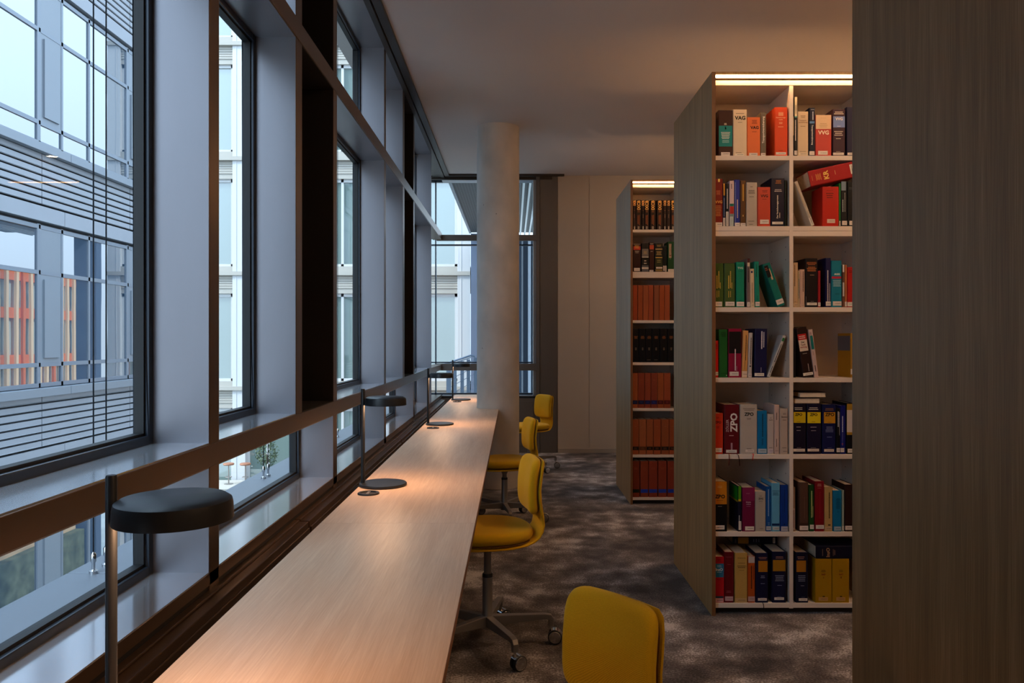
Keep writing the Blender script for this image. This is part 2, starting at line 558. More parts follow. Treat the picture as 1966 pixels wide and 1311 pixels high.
# parapet below the windows with a convector casing
struct(MB().box(XR - 0.055, XI - 0.012, -2.3, YB, 0, 0.66).box(XR - 0.055, XI, -2.3, YB, 0.676, Z0).build('wall_left', M_BRONZE), 'bronze parapet under the low windows', 'wall')
trim(MB().box(XI - 0.012, XI - 0.004, -2.3, YB, 0.655, 0.677), M_GASKET, 'black shadow gap over the convector casing')
joints = [-2.28, -0.02, 1.02, 3.08, 5.62, 8.1, YB - 0.06]
for a, b in zip(joints[:-1], joints[1:]):
    trim(MB().box(XI - 0.012, XI + 0.055, a + 0.004, b - 0.004, 0.05, 0.655)
         .box(XI + 0.055, XI + 0.062, a + 0.012, b - 0.012, 0.30, 0.632)
         .box(XI - 0.004, XI + 0.02, a + 0.004, b - 0.004, 0.655, 0.662), M_BRONZE, 'bronze convector casing panel between desk and windows', 0.003)
trim(MB().box(XI + 0.062, -0.70, -2.28, YB - 0.1, 0.50, 0.515), M_BRONZE_D, 'dark tray between desk and window wall')

M_ENDB = mat('bronze_panel', '6a645e', 0.45, 0.4)
# corner bay: back window
GY = YB + 0.17
XB0, XB1 = XR, wx(1029, YB)
wcount[0] += 1
bw = struct(empty('window_%d' % wcount[0], (0, GY, 0)), 'tall end window behind the round concrete column', 'window')
def BP(mb, name, m, bevel=0.0):
    mb.v = [(a, b - GY, c) for a, b, c in mb.v]
    return mb.build(name, m, bw, bevel)
fr = MB()
for (a, b, c, d) in ((XB0 - .1, XB1, 0.69, 0.72), (XB0 - .1, XB1, 3.33, 3.37), (XB0 - .1, XB1, 1.09, 1.105), (XB0 - .1, XB1, 2.545, 2.56), (XB0 - .1, XB1, 1.0, 1.02), (XB0 - .1, XB1, 2.63, 2.65)):
    fr.box(a, b, GY - 0.03, GY + 0.03, c, d)
for x in (XB0 - 0.1, -0.965):
    fr.box(x, x + 0.014, GY - 0.03, GY + 0.03, 0.7, 3.35)
BP(fr, 'window_frame', M_FRAME)
BP(MB().box(XB0 - 0.08, XB1, GY - 0.004, GY + 0.004, 0.72, 3.33), 'glass_pane', M_GLASS)
BP(MB().box(XB1 - 0.035, XB1, YB, GY + 0.03, 0.69, 3.37), 'jamb_panel', M_ALU, 0.003)
BP(MB().box(XI, XB1, YB, GY, 0.69, 0.70), 'sill_panel', M_ALU)
BP(MB().box(XI, XB1, YB, GY, CEIL - 0.055, CEIL - 0.02), 'head_panel', M_ALU)
BP(MB().box(XR - 0.05, XR - 0.04, 8.215, GY, 0.70, 3.35), 'side_glass_pane', M_GLASS)
trim(MB().box(XI - 0.06, XB1 + 0.02, YB - 0.03, YB + 0.02, 1.005, 1.09), M_ENDB, 'bronze rail across the end window at desk height', 0.002)
trim(MB().box(XI - 0.06, XB1 + 0.02, YB - 0.03, YB + 0.02, 2.585, 2.655), M_ENDB, 'bronze rail across the upper end window', 0.002)
trim(MB().box(XR, wx(1060, YB), YB - 0.01, YB + 0.02, CEIL - 0.05, CEIL), M_BRONZE_D, 'dark beam over the end window')
trim(MB().box(XI - 0.15, XB1 + 0.02, YB, YB + 0.15, 0, 0.665).box(XI, XB1 - 0.03, YB - 0.006, YB, 0.08, 0.63), M_ENDB, 'dark bronze panel under the end window', 0.003)
trim(MB().box(XI - 0.15, XB1 + 0.02, YB + 0.01, YB + 0.15, 0.665, 0.69), M_GASKET, 'black shadow gap under the end window')
trim(MB().box(XB1, wx(1036, YB), YB - 0.02, YB + 0.2, 0, CEIL), M_ENDB, 'dark frame post beside the end window', 0.002)
trim(MB().box(wx(1036.5, YB), wx(1070.5, YB), YB - 0.004, YB + 0.15, 0, CEIL), M_ENDB, 'tall dark grey pier panel beside the end window', 0.002)

# concrete column
col = MB().lathe([(0, 0), (0.2, 0), (0.2, CEIL), (0, CEIL)], (0, 0, 0), 72).build('column', M_CONC, loc=(-0.142, 7.29, 0))
struct(col, 'round exposed concrete column standing through the desk', 'column')
# ================================================================ OUTSIDE
M_FAC = mat('facade_metal', '6e747c', 0.45, 0.25)
M_FAC_L = mat('facade_light', '7c7f86', 0.5, 0.1, noise=(2, 0.04, (1, 1, 1)))
M_FAC_D = mat('facade_shadow_gap', '2c2f33', 0.7)
M_FACFR = mat('facade_frame', '6a717b', 0.4, 0.3)
M_WHITEW = mat('white_facade', 'b2b3b4', 0.6)
M_WHITES = mat('white_louvre', '9c9890', 0.6)
M_PANE_A = mirror_pane('office_glazing', '2c3a48', 0.33, 0.0, 0.0004)
M_PANE_B = mirror_pane('green_glazing', '687874', 0.20, 0.02, 0.0015)
M_TERRA = mat('terracotta_band', 'd8744a', 0.7)
M_TERRA2 = mat('terracotta_fin', 'e8c8a4', 0.6)
M_OGLASS = mirror_pane('pale_glazing', 'c2ccc8', 0.25)
M_PAVE = mat('paving', '8f938f', 0.85, noise=(0.6, 0.15, (1, 1, 1)))
struct(MB().box(-40, 30, -12, 60, -9.3, -9.0).build('ground', M_PAVE), 'grey paved street far below', 'ground')

# ---- office block across the street, facade parallel to the window wall
XF = -6.9
blk = empty('office_block', (XF, 10, -9))
tag(blk, 'grey metal clad office block with ribbon windows facing across the street', 'building')
def KP(mb, name, m, parent, bevel=0.0):
    base = Vector(parent.matrix_world.translation) if False else None
    o = mb.build(name, m, None, bevel)
    return o
def under(parent, origin, mb, name, m, bevel=0.0):
    mb.v = [(a - origin[0], b - origin[1], c - origin[2]) for a, b, c in mb.v]
    return mb.build(name, m, parent, bevel)
OB = (XF, 10, -9)
YA, YZ = 3.0, 16.3
under(blk, OB, MB().box(XF - 4, XF - 0.14, -3, YZ, -9, 13.5), 'core', M_FAC_D)  # stretched unseen toward the viewpoint to keep the sun out of the room
vert_w = []   # window bays along y
y = 11.3 - 2.6 * 3
bays = []
while y < YZ:
    bays.append(y); y += 2.6
for k in range(-3, 4):
    s = 0.68 + 3.56 * k
    if s + 2.4 > 13.4: break
    # window row: frame with transoms, panes as sub-parts
    for by in bays:
        # flap panel .55 wide, window .75, window 1.2
        cells = [('flap', by + 0.04, by + 0.56), ('win', by + 0.60, by + 1.32), ('win', by + 1.38, by + 2.56)]
        fr = MB()
        for yy in (by - 0.04, by + 0.56, by + 1.32):
            fr.box(XF - 0.12, XF - 0.05, yy, yy + (0.08 if yy < by else 0.05), s, s + 2.4)
        for z in (s, s + 0.30, s + 1.66, s + 2.33):
            fr.box(XF - 0.12, XF - 0.05, by, by + 2.56, z, z + 0.06)
        wfr = under(blk, OB, fr, 'window', M_FACFR)
        for kind, a, b in cells:
            for za, zb in ((s + 0.06, s + 0.30), (s + 0.36, s + 1.66), (s + 1.72, s + 2.33)):
                if kind == 'win' or za == s + 0.06:
                    under(wfr, (0, 0, 0), MB(), 'x', None) if False else None
                    mb = MB().box(XF - 0.09, XF - 0.07, a - 0.02, b + 0.02, za, zb)
                    mb.v = [(p[0] - OB[0], p[1] - OB[1], p[2] - OB[2]) for p in mb.v]
                    mb.build('pane', M_PANE_A, wfr)
                else:
                    mb = MB().box(XF - 0.09, XF - 0.055, a - .02, b + .02, za, zb)
                    if za < s + 1:
                        g = 0.07
                        mb.box(XF - 0.055, XF - 0.03, a + g, b - g, za + g, zb - g)
                        pass
                    mb.v = [(p[0] - OB[0], p[1] - OB[1], p[2] - OB[2]) for p in mb.v]
                    mb.build('ventilation_flap', M_FAC, wfr)
    # plain panel, louvres, ledge above the window row
    pl = MB()
    yy = YA
    for a, b in ((YA, 8.52), (8.53, 11.88), (11.89, 15.3), (15.31, YZ)):
        pl.box(XF - 0.14, XF - 0.01, a, b, s + 2.44, s + 2.66)
    under(blk, OB, pl, 'facade_panel', M_FAC_L, 0.003)
    lv = MB()
    n = 7
    for i in range(n):
        z = s + 2.68 + i * 0.108
        for a, b in ((YA, 8.7), (8.715, 11.3), (11.315, 13.9), (13.915, YZ)):
            lv.add([(XF - 0.10, a, z + 0.10), (XF - 0.10, b, z + 0.10), (XF - 0.005, b, z + 0.018), (XF - 0.005, a, z + 0.018),
                    (XF - 0.11, a, z + 0.085), (XF - 0.11, b, z + 0.085), (XF - 0.02, b, z + 0.008), (XF - 0.02, a, z + 0.008)],
                   [(0, 1, 2, 3), (7, 6, 5, 4), (3, 2, 6, 7), (0, 3, 7, 4), (1, 5, 6, 2), (0, 4, 5, 1)])
            lv.box(XF - 0.03, XF - 0.012, a, b, z + 0.014, z + 0.094)
    lvo = under(blk, OB, lv, 'louvre_band', M_FAC_L)
    ld = MB()
    for a, b in ((YA, 8.52), (8.53, 11.88), (11.89, 15.3), (15.31, YZ)):
        ld.box(XF - 0.14, XF + 0.09, a, b, s + 3.43, s + 3.55)
    under(blk, OB, ld, 'ledge', M_FAC, 0.004)

# ---- white block closing the street, facade square to the window wall
DW = 24.0
wbk2 = empty('white_office_block', (-10, DW, -9))
tag(wbk2, 'white rendered office block with large greenish windows closing the street', 'building')
OW = (-10, DW, -9)
under(wbk2, OW, MB().box(-20, -1.33, DW + 0.35, DW + 6, -9, 12.6), 'core', M_WHITEW)
piers = []
x = -1.33
PB = 2.33
def pier_edges(i):
    x1 = -1.33 - i * PB
    return x1 - 0.40, x1
for i in range(9):
    a, b = pier_edges(i)
    under(wbk2, OW, MB().box(a, b, DW - 0.05, DW + 0.36, -9, 12.6).box(a + 0.1, a + 0.13, DW - 0.06, DW - 0.05, -9, 12.6), 'pier', M_WHITEW, 0.01)
for k in range(-2, 4):
    zs = 3.44 + 3.57 * (k - 0)        # underside line of the sill course
    if zs > 12: break
    sp = MB()
    sp.box(-20, -1.33, DW - 0.10, DW + 0.36, zs - 0.06, zs + 0.06)
    sp.box(-20, -1.33, DW - 0.02, DW + 0.36, zs + 0.06, zs + 0.22)
    for i in range(5):
        z = zs - 0.16 - i * 0.075
        sp.box(-20, -1.33, DW + 0.0, DW + 0.3, z, z + 0.06)
    sp.box(-20, -1.33, DW + 0.02, DW + 0.35, zs - 0.62, zs - 0.05)
    under(wbk2, OW, sp, 'spandrel', M_WHITES)
    za, zb = zs + 0.22, zs + 3.57 - 0.62
    for i in range(8):
        xb = pier_edges(i)[0]; xa = pier_edges(i + 1)[1]
        fr = MB()
        for (p, q, r_, t) in ((xa, xa + .09, za, zb), (xb - .09, xb, za, zb), (xa, xb, za, za + .08), (xa, xb, zb - .1, zb)):
            fr.box(p, q, DW + 0.08, DW + 0.2, r_, t)
        fr.box(xa + 0.62, xa + 0.70, DW + 0.08, DW + 0.2, za, zb)
        w = under(wbk2, OW, fr, 'window', M_WHITEW)
        for p, q in ((xa + .09, xa + 0.62), (xa + 0.70, xb - .09)):
            mb = MB().box(p, q, DW + 0.13, DW + 0.15, za + .08, zb - .1)
            mb.v = [(c[0] - OW[0], c[1] - OW[1], c[2] - OW[2]) for c in mb.v]
            mb.build('pane', M_PANE_B, w)
# lean-to roof edge over the white block
under(wbk2, OW, MB().box(-20.2, -1.2, DW - 0.2, DW + 6, 12.6, 12.8), 'roof_edge', M_WHITEW)

# ---- low terracotta block round the corner, seen mirrored in the office glazing
ob = empty('terracotta_block', (1.0, 21.5, -9))
tag(ob, 'orange terracotta block with pale upright fins, mirrored in the office windows', 'building')
OO = (1.0, 21.5, -9)
XO, YO0, YO1 = -0.79, 19.2, 23.2
under(ob, OO, MB().box(XO + 0.10, 4.0, YO0, YO1, -9, 3.15), 'core', M_OGLASS)
bd = MB()
under(ob, OO, MB().box(XO + 0.02, 4.0, YO0, YO1, -9, -1.5), 'stone_base', mat('sandstone', 'c4a884', 0.8, noise=(1.5, 0.35, (0.3, 0.5, 2))))
under(ob, OO, MB().box(XO - 0.25, XO + 0.2, YO0, YO1, -9, -4.3), 'planter_hedge', mat('hedge_green', '59604a', 0.9, noise=(3, 0.5, (1, 1, 1))))
for z in (2.95, 1.95, 0.70, -0.45, -1.5):
    bd.box(XO, XO + 0.14, YO0, YO1, z, z + (0.28 if z > 0 else 0.5))
under(ob, OO, bd, 'floor_band', M_TERRA)
yy = YO0 + 0.05
k = 0
while yy < YO1 - 0.05:
    lean = (0.05 if k % 3 == 0 else -0.03)
    mb = MB()
    mb.add([(XO - .07, yy, -1.5), (XO, yy, -1.5), (XO, yy + .10, -1.5), (XO - .07, yy + .10, -1.5),
            (XO - .07, yy + lean, 3.2), (XO, yy + lean, 3.2), (XO, yy + .10 + lean, 3.2), (XO - .07, yy + .10 + lean, 3.2)],
           [(0, 3, 2, 1), (4, 5, 6, 7), (0, 1, 5, 4), (1, 2, 6, 5), (2, 3, 7, 6), (3, 0, 4, 7)])
    under(ob, OO, mb, 'fin', M_TERRA2 if k % 4 else M_TERRA)
    yy += 0.34; k += 1

# ---- own building's wing outside the end window: canopy, pier, ribbed wall
M_PERF = mat('perforated_metal', '55595c', 0.6)
def perf():
    nt = M_PERF.node_tree
    b = nt.nodes['Principled BSDF']
    tc = nt.nodes.new('ShaderNodeTexCoord')
    v = nt.nodes.new('ShaderNodeTexVoronoi')
    v.inputs['Scale'].default_value = 16.0
    v.voronoi_dimensions = '2D'
    v.inputs['Randomness'].default_value = 0.0
    r = nt.nodes.new('ShaderNodeValToRGB')
    r.color_ramp.elements[0].position = 0.32; r.color_ramp.elements[0].color = lin('050506')
    r.color_ramp.elements[1].position = 0.38; r.color_ramp.elements[1].color = lin('34373a')
    nt.links.new(tc.outputs['Object'], v.inputs['Vector'])
    nt.links.new(v.outputs['Distance'], r.inputs[0]); nt.links.new(r.outputs[0], b.inputs['Base Color'])
perf()
cn = empty('canopy', (0, 16, 4.66))
tag(cn, 'perforated dark metal canopy over the terrace outside the end window', 'canopy')
mb = MB().box(-1.28, 1.6, 9.9, 23.6, 0, 0.12); mb.v = [(a, b - 16, c) for a, b, c in mb.v]
mb.build('soffit', M_PERF, cn)
mb = MB().box(-1.34, -1.28, 9.9, 23.6, -0.03, 0.2); mb.v = [(a, b - 16, c) for a, b, c in mb.v]
mb.build('fascia', M_FAC, cn)
for x in (0.20, 0.33, 0.47, 0.60, 0.76):
    mb = MB().box(x, x + 0.045, 9.9, 23.6, -0.10, 0.0); mb.v = [(a, b - 16, c) for a, b, c in mb.v]
    mb.build('lamella', M_WHITEW, cn)
pr = MB().box(-1.28, -0.62, 0, 0.3, 0, 13.6).build('street_pier', mat('blue_grey_pier', '526178', 0.5), loc=(0, 23.4, -9.0))
pr.data.transform(Matrix.Translation((0.0, 0, 0)))
tag(pr, 'blue grey pier under the canopy, seen beside the concrete column', 'pier')
rw = empty('ribbed_screen', (0.3, 13.0, -3))
tag(rw, 'screen of pale upright metal ribs outside the end window', 'screen')
MB().box(-0.30, 1.3, 0.1, 0.16, 0, 6.1).build('backing', mat('screen_backing', '4c5a6c', 0.6), rw)
for i in range(12):
    x = -0.16 + i * 0.11
    wdt = 0.05 if i % 3 else 0.028
    MB().box(x, x + wdt, -0.06, 0.1, 0, 6.1).build('rib', mat('rib_pale', '9aa2ac', 0.5) if i % 2 else M_FAC, rw, 0.004)

# outer sill ledge, blind cables
for i, (a, b) in enumerate(((-2.2, 0.76), (0.764, 2.245), (2.249, 3.77), (3.774, 5.29), (5.294, 6.80), (6.804, 9.6))):
    trim(MB().box(-1.30, XR - 0.06, a, b, 0.62, 0.70), M_FAC, 'pale outer sill ledge beyond the low windows', 0.003)
for i, yc in enumerate((0.735, 0.805, 2.245, 2.315, 3.775, 3.845, 5.30, 5.37)):
    c = empty('blind_cable', (-1.222, yc, 0.70))
    tag(c, 'thin steel blind guide cable on the outer ledge, %s' % (
        ['nearest of all the cables', 'second nearest of the cables', 'third cable counted from the viewpoint', 'fourth cable counted from the viewpoint',
         'fifth cable counted from the viewpoint', 'sixth cable counted from the viewpoint', 'next to last cable along the desk', 'last cable along the desk'][i]),
        'cable', 'blind guide cables outside the windows')
    MB().tube([(0, 0, 0.04), (0, 0, 3.2)], 0.0022, 8).build('wire', mat('cable_wire', '2b2f36', 0.4, 0.6), c)
    MB().lathe([(0, 0), (0.012, 0), (0.012, 0.008), (0.005, 0.012), (0.005, 0.03), (0.008, 0.034), (0.008, 0.055), (0.003, 0.062), (0, 0.062)], n=14).build('fitting', M_CHROME, c)

# railing on the terrace stair outside the end window
rl = empty('stair_railing', (0, 12.0, 0))
tag(rl, 'steel stair railing with slanting rods outside the end window', 'railing')
M_RAIL = mat('railing_steel', '626e7e', 0.4, 0.4)
D2 = 12.0
def rp(px, py): return (wx(px, D2), 0, wz(py, D2))
MB().tube([rp(846, 701), rp(862, 696), rp(905, 682), rp(912, 684)], 0.016, 10).build('handrail', M_RAIL, rl)
MB().tube([rp(858, 701), rp(905, 686)], 0.008, 8).build('top_rod', M_RAIL, rl)
for px in (857, 870, 884, 896, 910):
    a = wx(px, D2)
    MB().box(a, a + (0.075 if px == 857 else 0.055), -0.01, 0.01, -1.0, wz(700 - (px - 857) * 0.26, D2)).build('post', M_RAIL, rl, 0.002)
for k in range(9):
    p = (862, 640 + k * 14 + 40)
    x0, y0_ = 866, 742 + (k - 2) * 14
    a = (x0, y0_); b = (910, y0_ - 24)
    MB().tube([(wx(a[0], D2), -0.02, wz(a[1], D2)), (wx(b[0], D2), -0.02, wz(b[1], D2))], 0.005, 6).build('rod', M_RAIL, rl)
MB().box(-1.15, 0.3, -0.4, 0.9, -1.25, -1.0).build('stair_slab', M_FAC_L, rl)

# ================================================================ DESKS
DX0, DX1 = -0.672, -0.133
def desk(name, y0, y1, label, notch=None, y2=None):
    d = empty(name, ((DX0 + DX1) / 2, y0, 0))
    tag(d, label, 'desk', 'oak worktops along the windows')
    cx = (DX0 + DX1) / 2
    t = 0.022
    if notch is None:
        tp = MB().box(DX0 - cx, DX1 - cx, 0, y1 - y0, 0.74 - t, 0.74)
        ed = MB().box(DX1 - cx, DX1 - cx + 0.0015, 0, y1 - y0, 0.74 - t, 0.7395)
    else:
        # top cut round the column, narrower beyond it
        pts = [(DX0, y0), (DX1, y0), (DX1, y1)]
        ccx, ccy, cr = -0.142, 7.29, 0.203
        a0 = math.atan2(y1 - ccy, 0) 
        # arc from the near side of the column round its window side
        ang0 = math.atan2(-math.sqrt(max(0, cr ** 2 - (DX1 - ccx) ** 2)), DX1 - ccx)
        pts[-1] = (DX1, min(y1, ccy + math.sin(ang0) * cr))
        for i in range(25):
            a = ang0 - (ang0 + PI) * i / 24
            pts.append((ccx + cr * math.cos(a), ccy + cr * math.sin(a)))
        pts.append((-0.345, y2)); pts.append((DX0, y2))
        n = len(pts)
        vs = [(p[0] - cx, p[1] - y0, 0.74 - t) for p in pts] + [(p[0] - cx, p[1] - y0, 0.74) for p in pts]
        tp = MB().add(vs, [tuple(range(n))[::-1], tuple(range(n, 2 * n))] + [(i, (i + 1) % n, n + (i + 1) % n, n + i) for i in range(n)])
        ed = MB().box(DX1 - cx, DX1 - cx + 0.0015, 0, pts[2][1] - y0, 0.74 - t, 0.7395)
    top = tp.build('desk_top', M_OAK_H, d)
    ed.build('edge_band', M_OAK_EDGE, d)
    L = (y2 or y1) - y0
    w = 0.50
    for yy in (0.25, L - 0.35):
        if notch and yy > 1: wd = 0.28
        else: wd = 0.42
        MB().box(DX0 - cx + 0.03, DX0 - cx + 0.03 + 0.03, yy, yy + 0.05, 0, 0.74 - t).box(DX0 - cx + 0.03, DX0 - cx + 0.03 + 0.20, yy, yy + 0.05, 0, 0.02).box(DX0 - cx + 0.03, DX0 - cx + 0.03 + wd - 0.1, yy, yy + 0.05, 0.74 - t - 0.03, 0.74 - t).build('leg', M_BRONZE_D, d, 0.002)
    return d
desk('desk', 0.30, 2.6895, 'pale oak desktop nearest the viewpoint, ending at the thin seam')
desk('desk', 2.6905, 7.07, 'long pale oak desktop beyond the seam, cut round the concrete column', notch=True, y2=9.0)

# ================================================================ LAMPS
def lamp(x, y, label, first=None):
    if first is None:
        L = empty('desk_lamp', (x, y, 0.74))
        MB().lathe([(0, 0), (0.102, 0), (0.104, 0.003), (0.104, 0.009), (0.102, 0.012), (0, 0.012)], n=64).build('base', M_BLACK, L)
        MB().lathe([(0, 0.012), (0.0088, 0.012), (0.0088, 0.421), (0.0075, 0.424), (0, 0.424)], (-0.088, 0, 0), 24).build('pole', M_BLACK, L)
        sh = MB().lathe([(0, 0.389), (0.080, 0.389), (0.0875, 0.384), (0.0895, 0.376), (0.0905, 0.353), (0.088, 0.353), (0.086, 0.372), (0, 0.372)], (0.012, 0, 0), 64).build('lamp_shade', M_BLACK, L)
        MB().lathe([(0, 0.3715), (0.070, 0.3715), (0.070, 0.366), (0, 0.366)], (0.012, 0, 0), 48).build('diffuser', M_LAMPGLOW, sh)
        MB().box(-0.08, -0.07, -0.006, 0.006, 0.356, 0.368).build('bracket', M_BLACK, L)
    else:
        L = copy_tree(first); L.location = (x, y, 0.74)
    return tag(L, label, 'lamp', 'black disc desk lamps')
l1 = lamp(-0.553, 1.23, 'black disc desk lamp nearest the viewpoint, its foot out of view')
lamp(-0.572, 3.39, 'black disc desk lamp just beyond the desktop seam', l1)
lamp(-0.552, 5.81, 'third black disc desk lamp along the desk, before the column', l1)
lamp(-0.552, 8.17, 'last black disc desk lamp, at the far end beside the column', l1)
def grommet(x, y, label, first=None):
    if first is None:
        g = empty('cable_grommet', (x, y, 0.74))
        MB().lathe([(0.033, 0.0), (0.045, 0.0), (0.045, 0.004), (0.042, 0.007), (0.034, 0.007), (0.031, 0.004), (0.033, 0.0)], n=48).build('ring', M_BLACK, g)
        MB().lathe([(0, 0.0005), (0.033, 0.0005), (0.033, 0.0015), (0, 0.0015)], n=40).build('dark_opening', M_GASKET, g)
        MB().box(-0.008, 0.004, -0.03, 0.03, 0.0015, 0.005).build('bridge', M_STEEL, g, 0.001)
    else:
        g = copy_tree(first); g.location = (x, y, 0.74)
    return tag(g, label, 'grommet', 'black cable grommets')
g1 = grommet(-0.60, 3.20, 'black ring cable grommet in front of the lamp beyond the seam')
grommet(-0.578, 5.57, 'black ring cable grommet in front of the third lamp', g1)
grommet(-0.575, 7.93, 'black ring cable grommet in front of the last lamp', g1)
# thin cable from the second lamp's foot over the desk edge
cb = MB().tube([(-0.665, 3.36, 0.743), (-0.68, 3.35, 0.7425), (-0.69, 3.345, 0.73), (-0.695, 3.34, 0.66), (-0.70, 3.34, 0.52)], 0.0022, 6).build('power_cable', M_BLACK)
tag(cb, 'thin black cable from a lamp foot over the desk edge', 'cable')

# ================================================================ CHAIRS
def superdisc(a, b, n=48, e=2.6):
    out = []
    for i in range(n):
        t = 2 * PI * i / n
        c, s = math.cos(t), math.sin(t)
        out.append((a * math.copysign(abs(c) ** (2 / e), c), b * math.copysign(abs(s) ** (2 / e), s)))
    return out
def pad(a, b, t, bend=lambda p: p, e=2.6, nr=9, n=48):
    """cushion: superellipse outline, rounded edge, slightly domed"""
    outline = superdisc(1, 1, n, e)
    rings = []
    steps = []
    for i in range(nr + 1):            # underside to top round the edge
        th = -PI / 2 + PI * i / nr
        steps.append((1 - (t / 2) / min(a, b) * (1 - math.cos(th)) * 0.9, math.sin(th) * t / 2))
    rr = [(0.3, -t / 2), (0.7, -t / 2)] + steps + [(0.75, t / 2 + 0.002), (0.4, t / 2 + 0.004), (0.05, t / 2 + 0.005)]
    for s, h in rr:
        rings.append([bend((x * a * s, y * b * s, h)) for x, y in outline])
    return rings
SEAT = 0.48
def make_chair(x, y, ang, seat, base_ang, label):
    """local: back rest towards +X"""
    c = empty('swivel_chair', (x, y, 0), ang)
    tag(c, label, 'chair', 'yellow swivel chairs along the desk')
    S = seat
    # seat cushion
    MB().loft(pad(0.203, 0.205, 0.052, lambda p: (p[0], p[1], p[2] + S - 0.026 - 0.012 * (p[0] / 0.2) ** 2 * (1 if p[0] < 0 else 0.2)), 2.3)).build('seat', M_FABRIC, c)
    MB().loft(pad(0.196, 0.198, 0.004, lambda p: (p[0], p[1], p[2] + S - 0.0535 - 0.010 * (p[0] / 0.2) ** 2 * (1 if p[0] < 0 else 0.2)), 2.3, 5)).build('seat_recess_shade', M_RECESS_SHADE, c)
    # upholstered shell: under the seat, round the bend, up the back
    prof = [(-0.19, -0.078, 0.09), (-0.15, -0.072, 0.155), (-0.08, -0.069, 0.19), (0.0, -0.068, 0.198), (0.08, -0.068, 0.188), (0.15, -0.066, 0.155), (0.19, -0.060, 0.125),
            (0.215, -0.046, 0.112), (0.231, -0.022, 0.106), (0.237, 0.006, 0.104), (0.235, 0.04, 0.108), (0.230, 0.075, 0.118), (0.226, 0.11, 0.130), (0.224, 0.16, 0.132),
            (0.228, 0.20, 0.133), (0.234, 0.245, 0.131), (0.240, 0.278, 0.122), (0.243, 0.291, 0.106)]
    rings = []
    for i, (px, pz, hw) in enumerate(prof):
        q0 = prof[max(i - 1, 0)]; q1 = prof[min(i + 1, len(prof) - 1)]
        tx, tz = q1[0] - q0[0], q1[1] - q0[1]
        l = math.hypot(tx, tz); nx, nz = tz / l, -tx / l      # outward (away from sitter)
        th = 0.024 if 0 < i < len(prof) - 1 else 0.010
        ring = []
        m = 28
        cv = 0.10 if pz > 0.0 else 0.0
        for k in range(m):
            a = 2 * PI * k / m
            yy = hw * math.copysign(abs(math.cos(a)) ** 0.75, math.cos(a))
            oo = th / 2 * math.copysign(abs(math.sin(a)) ** 0.75, math.sin(a))
            cur = -(yy / 0.145) ** 2 * 0.016 * max(0, min(1, pz / 0.12))
            ring.append((px + nx * oo + cur, yy, pz + nz * oo + S))
        rings.append(ring)
    MB().loft(rings).build('back_shell', M_FABRIC, c)
    # back cushion
    def bend(p):   # local pad: x->y width, y->z height, thickness toward -x
        zz = p[1] + S + 0.178
        xx = 0.211 - 0.014 - p[2]
        xx += -(p[0] / 0.148) ** 2 * 0.016
        xx += 0.9 * (p[1]) ** 2 - 0.004
        xx += 0.06 * p[1]
        return (xx, p[0], zz)
    MB().loft(pad(0.134, 0.124, 0.042, bend, 6.0, 9, 64)).build('backrest', M_FABRIC, c)
    def bend2(p):
        q = bend((p[0], p[1], 0)); return (q[0] + 0.0225 - p[2], q[1], q[2])
    MB().loft(pad(0.128, 0.117, 0.003, bend2, 4.2, 5, 64)).build('backrest_recess_shade', M_RECESS_SHADE, c)
    # mechanism and column
    MB().lathe([(0, S - 0.078), (0.05, S - 0.078), (0.046, S - 0.09), (0.026, S - 0.105), (0.0165, S - 0.125), (0.0165, 0.30), (0, 0.30)], n=28).build('gas_spring', M_STEEL, c)
    MB().lathe([(0, 0.33), (0.021, 0.33), (0.0235, 0.325), (0.0235, 0.315), (0, 0.315)], n=28).build('collar', M_RUBBER, c)
    MB().lathe([(0, 0.318), (0.0225, 0.318), (0.024, 0.14), (0.028, 0.135), (0.030, 0.085), (0, 0.085)], n=28).build('column_tube', M_STEEL, c)
    # star base: five arms, each with a castor
    for k in range(5):
        a = base_ang - ang + k * 2 * PI / 5
        def T(p):
            return (p[0] * math.cos(a) - p[1] * math.sin(a), p[0] * math.sin(a) + p[1] * math.cos(a), p[2])
        rr = []
        path = [(0.015, 0.118, 0.017, 0.024), (0.06, 0.120, 0.016, 0.021), (0.16, 0.123, 0.0145, 0.016), (0.262, 0.126, 0.013, 0.0115), (0.283, 0.122, 0.0125, 0.0125), (0.290, 0.112, 0.012, 0.012)]
        for i, (r_, z, hw, hh) in enumerate(path):
            tilt = 0.0 if i < 4 else (0.6 if i == 4 else 1.35)
            ring = []
            for sy, sz in ((-1, -1), (1, -1), (1, 1), (-1, 1)):
                ring.append(T((r_ + math.sin(tilt) * sz * hh, sy * hw, z + math.cos(tilt) * sz * hh)))
            rr.append(ring)
        rr.append([T((0.289 + sz * 0.011, sy * 0.0115, 0.082)) for sy, sz in ((-1, -1), (1, -1), (1, 1), (-1, 1))])
        arm = MB().loft(rr, smooth=False).build('leg', M_STEEL, c, 0.002)
        # castor: stem, fork hood, two wheels with pale discs
        cp = T((0.290, 0, 0))
        swiv = -ang + 0.25 + 0.35 * ((k * 2) % 3 - 1)
        ca, sa = math.cos(swiv), math.sin(swiv)
        def W(p): return (cp[0] + p[0] * ca - p[1] * sa, cp[1] + p[0] * sa + p[1] * ca, p[2])
        st = MB().lathe([(0, 0.05), (0.006, 0.05), (0.006, 0.086), (0, 0.086)], (cp[0], cp[1], 0), 12)
        hood = []
        for i in range(9):
            th = R(-10) + R(150) * i / 8
            hood.append([W((0.018 + 0.0345 * math.cos(th) * s, w, 0.033 + 0.0345 * math.sin(th) * s)) for w, s in ((-0.017, 1.0), (0.017, 1.0), (0.017, 0.9), (-0.017, 0.9))])
        st.loft(hood, smooth=True)
        cas = st.build('caster', M_CHROME, arm)
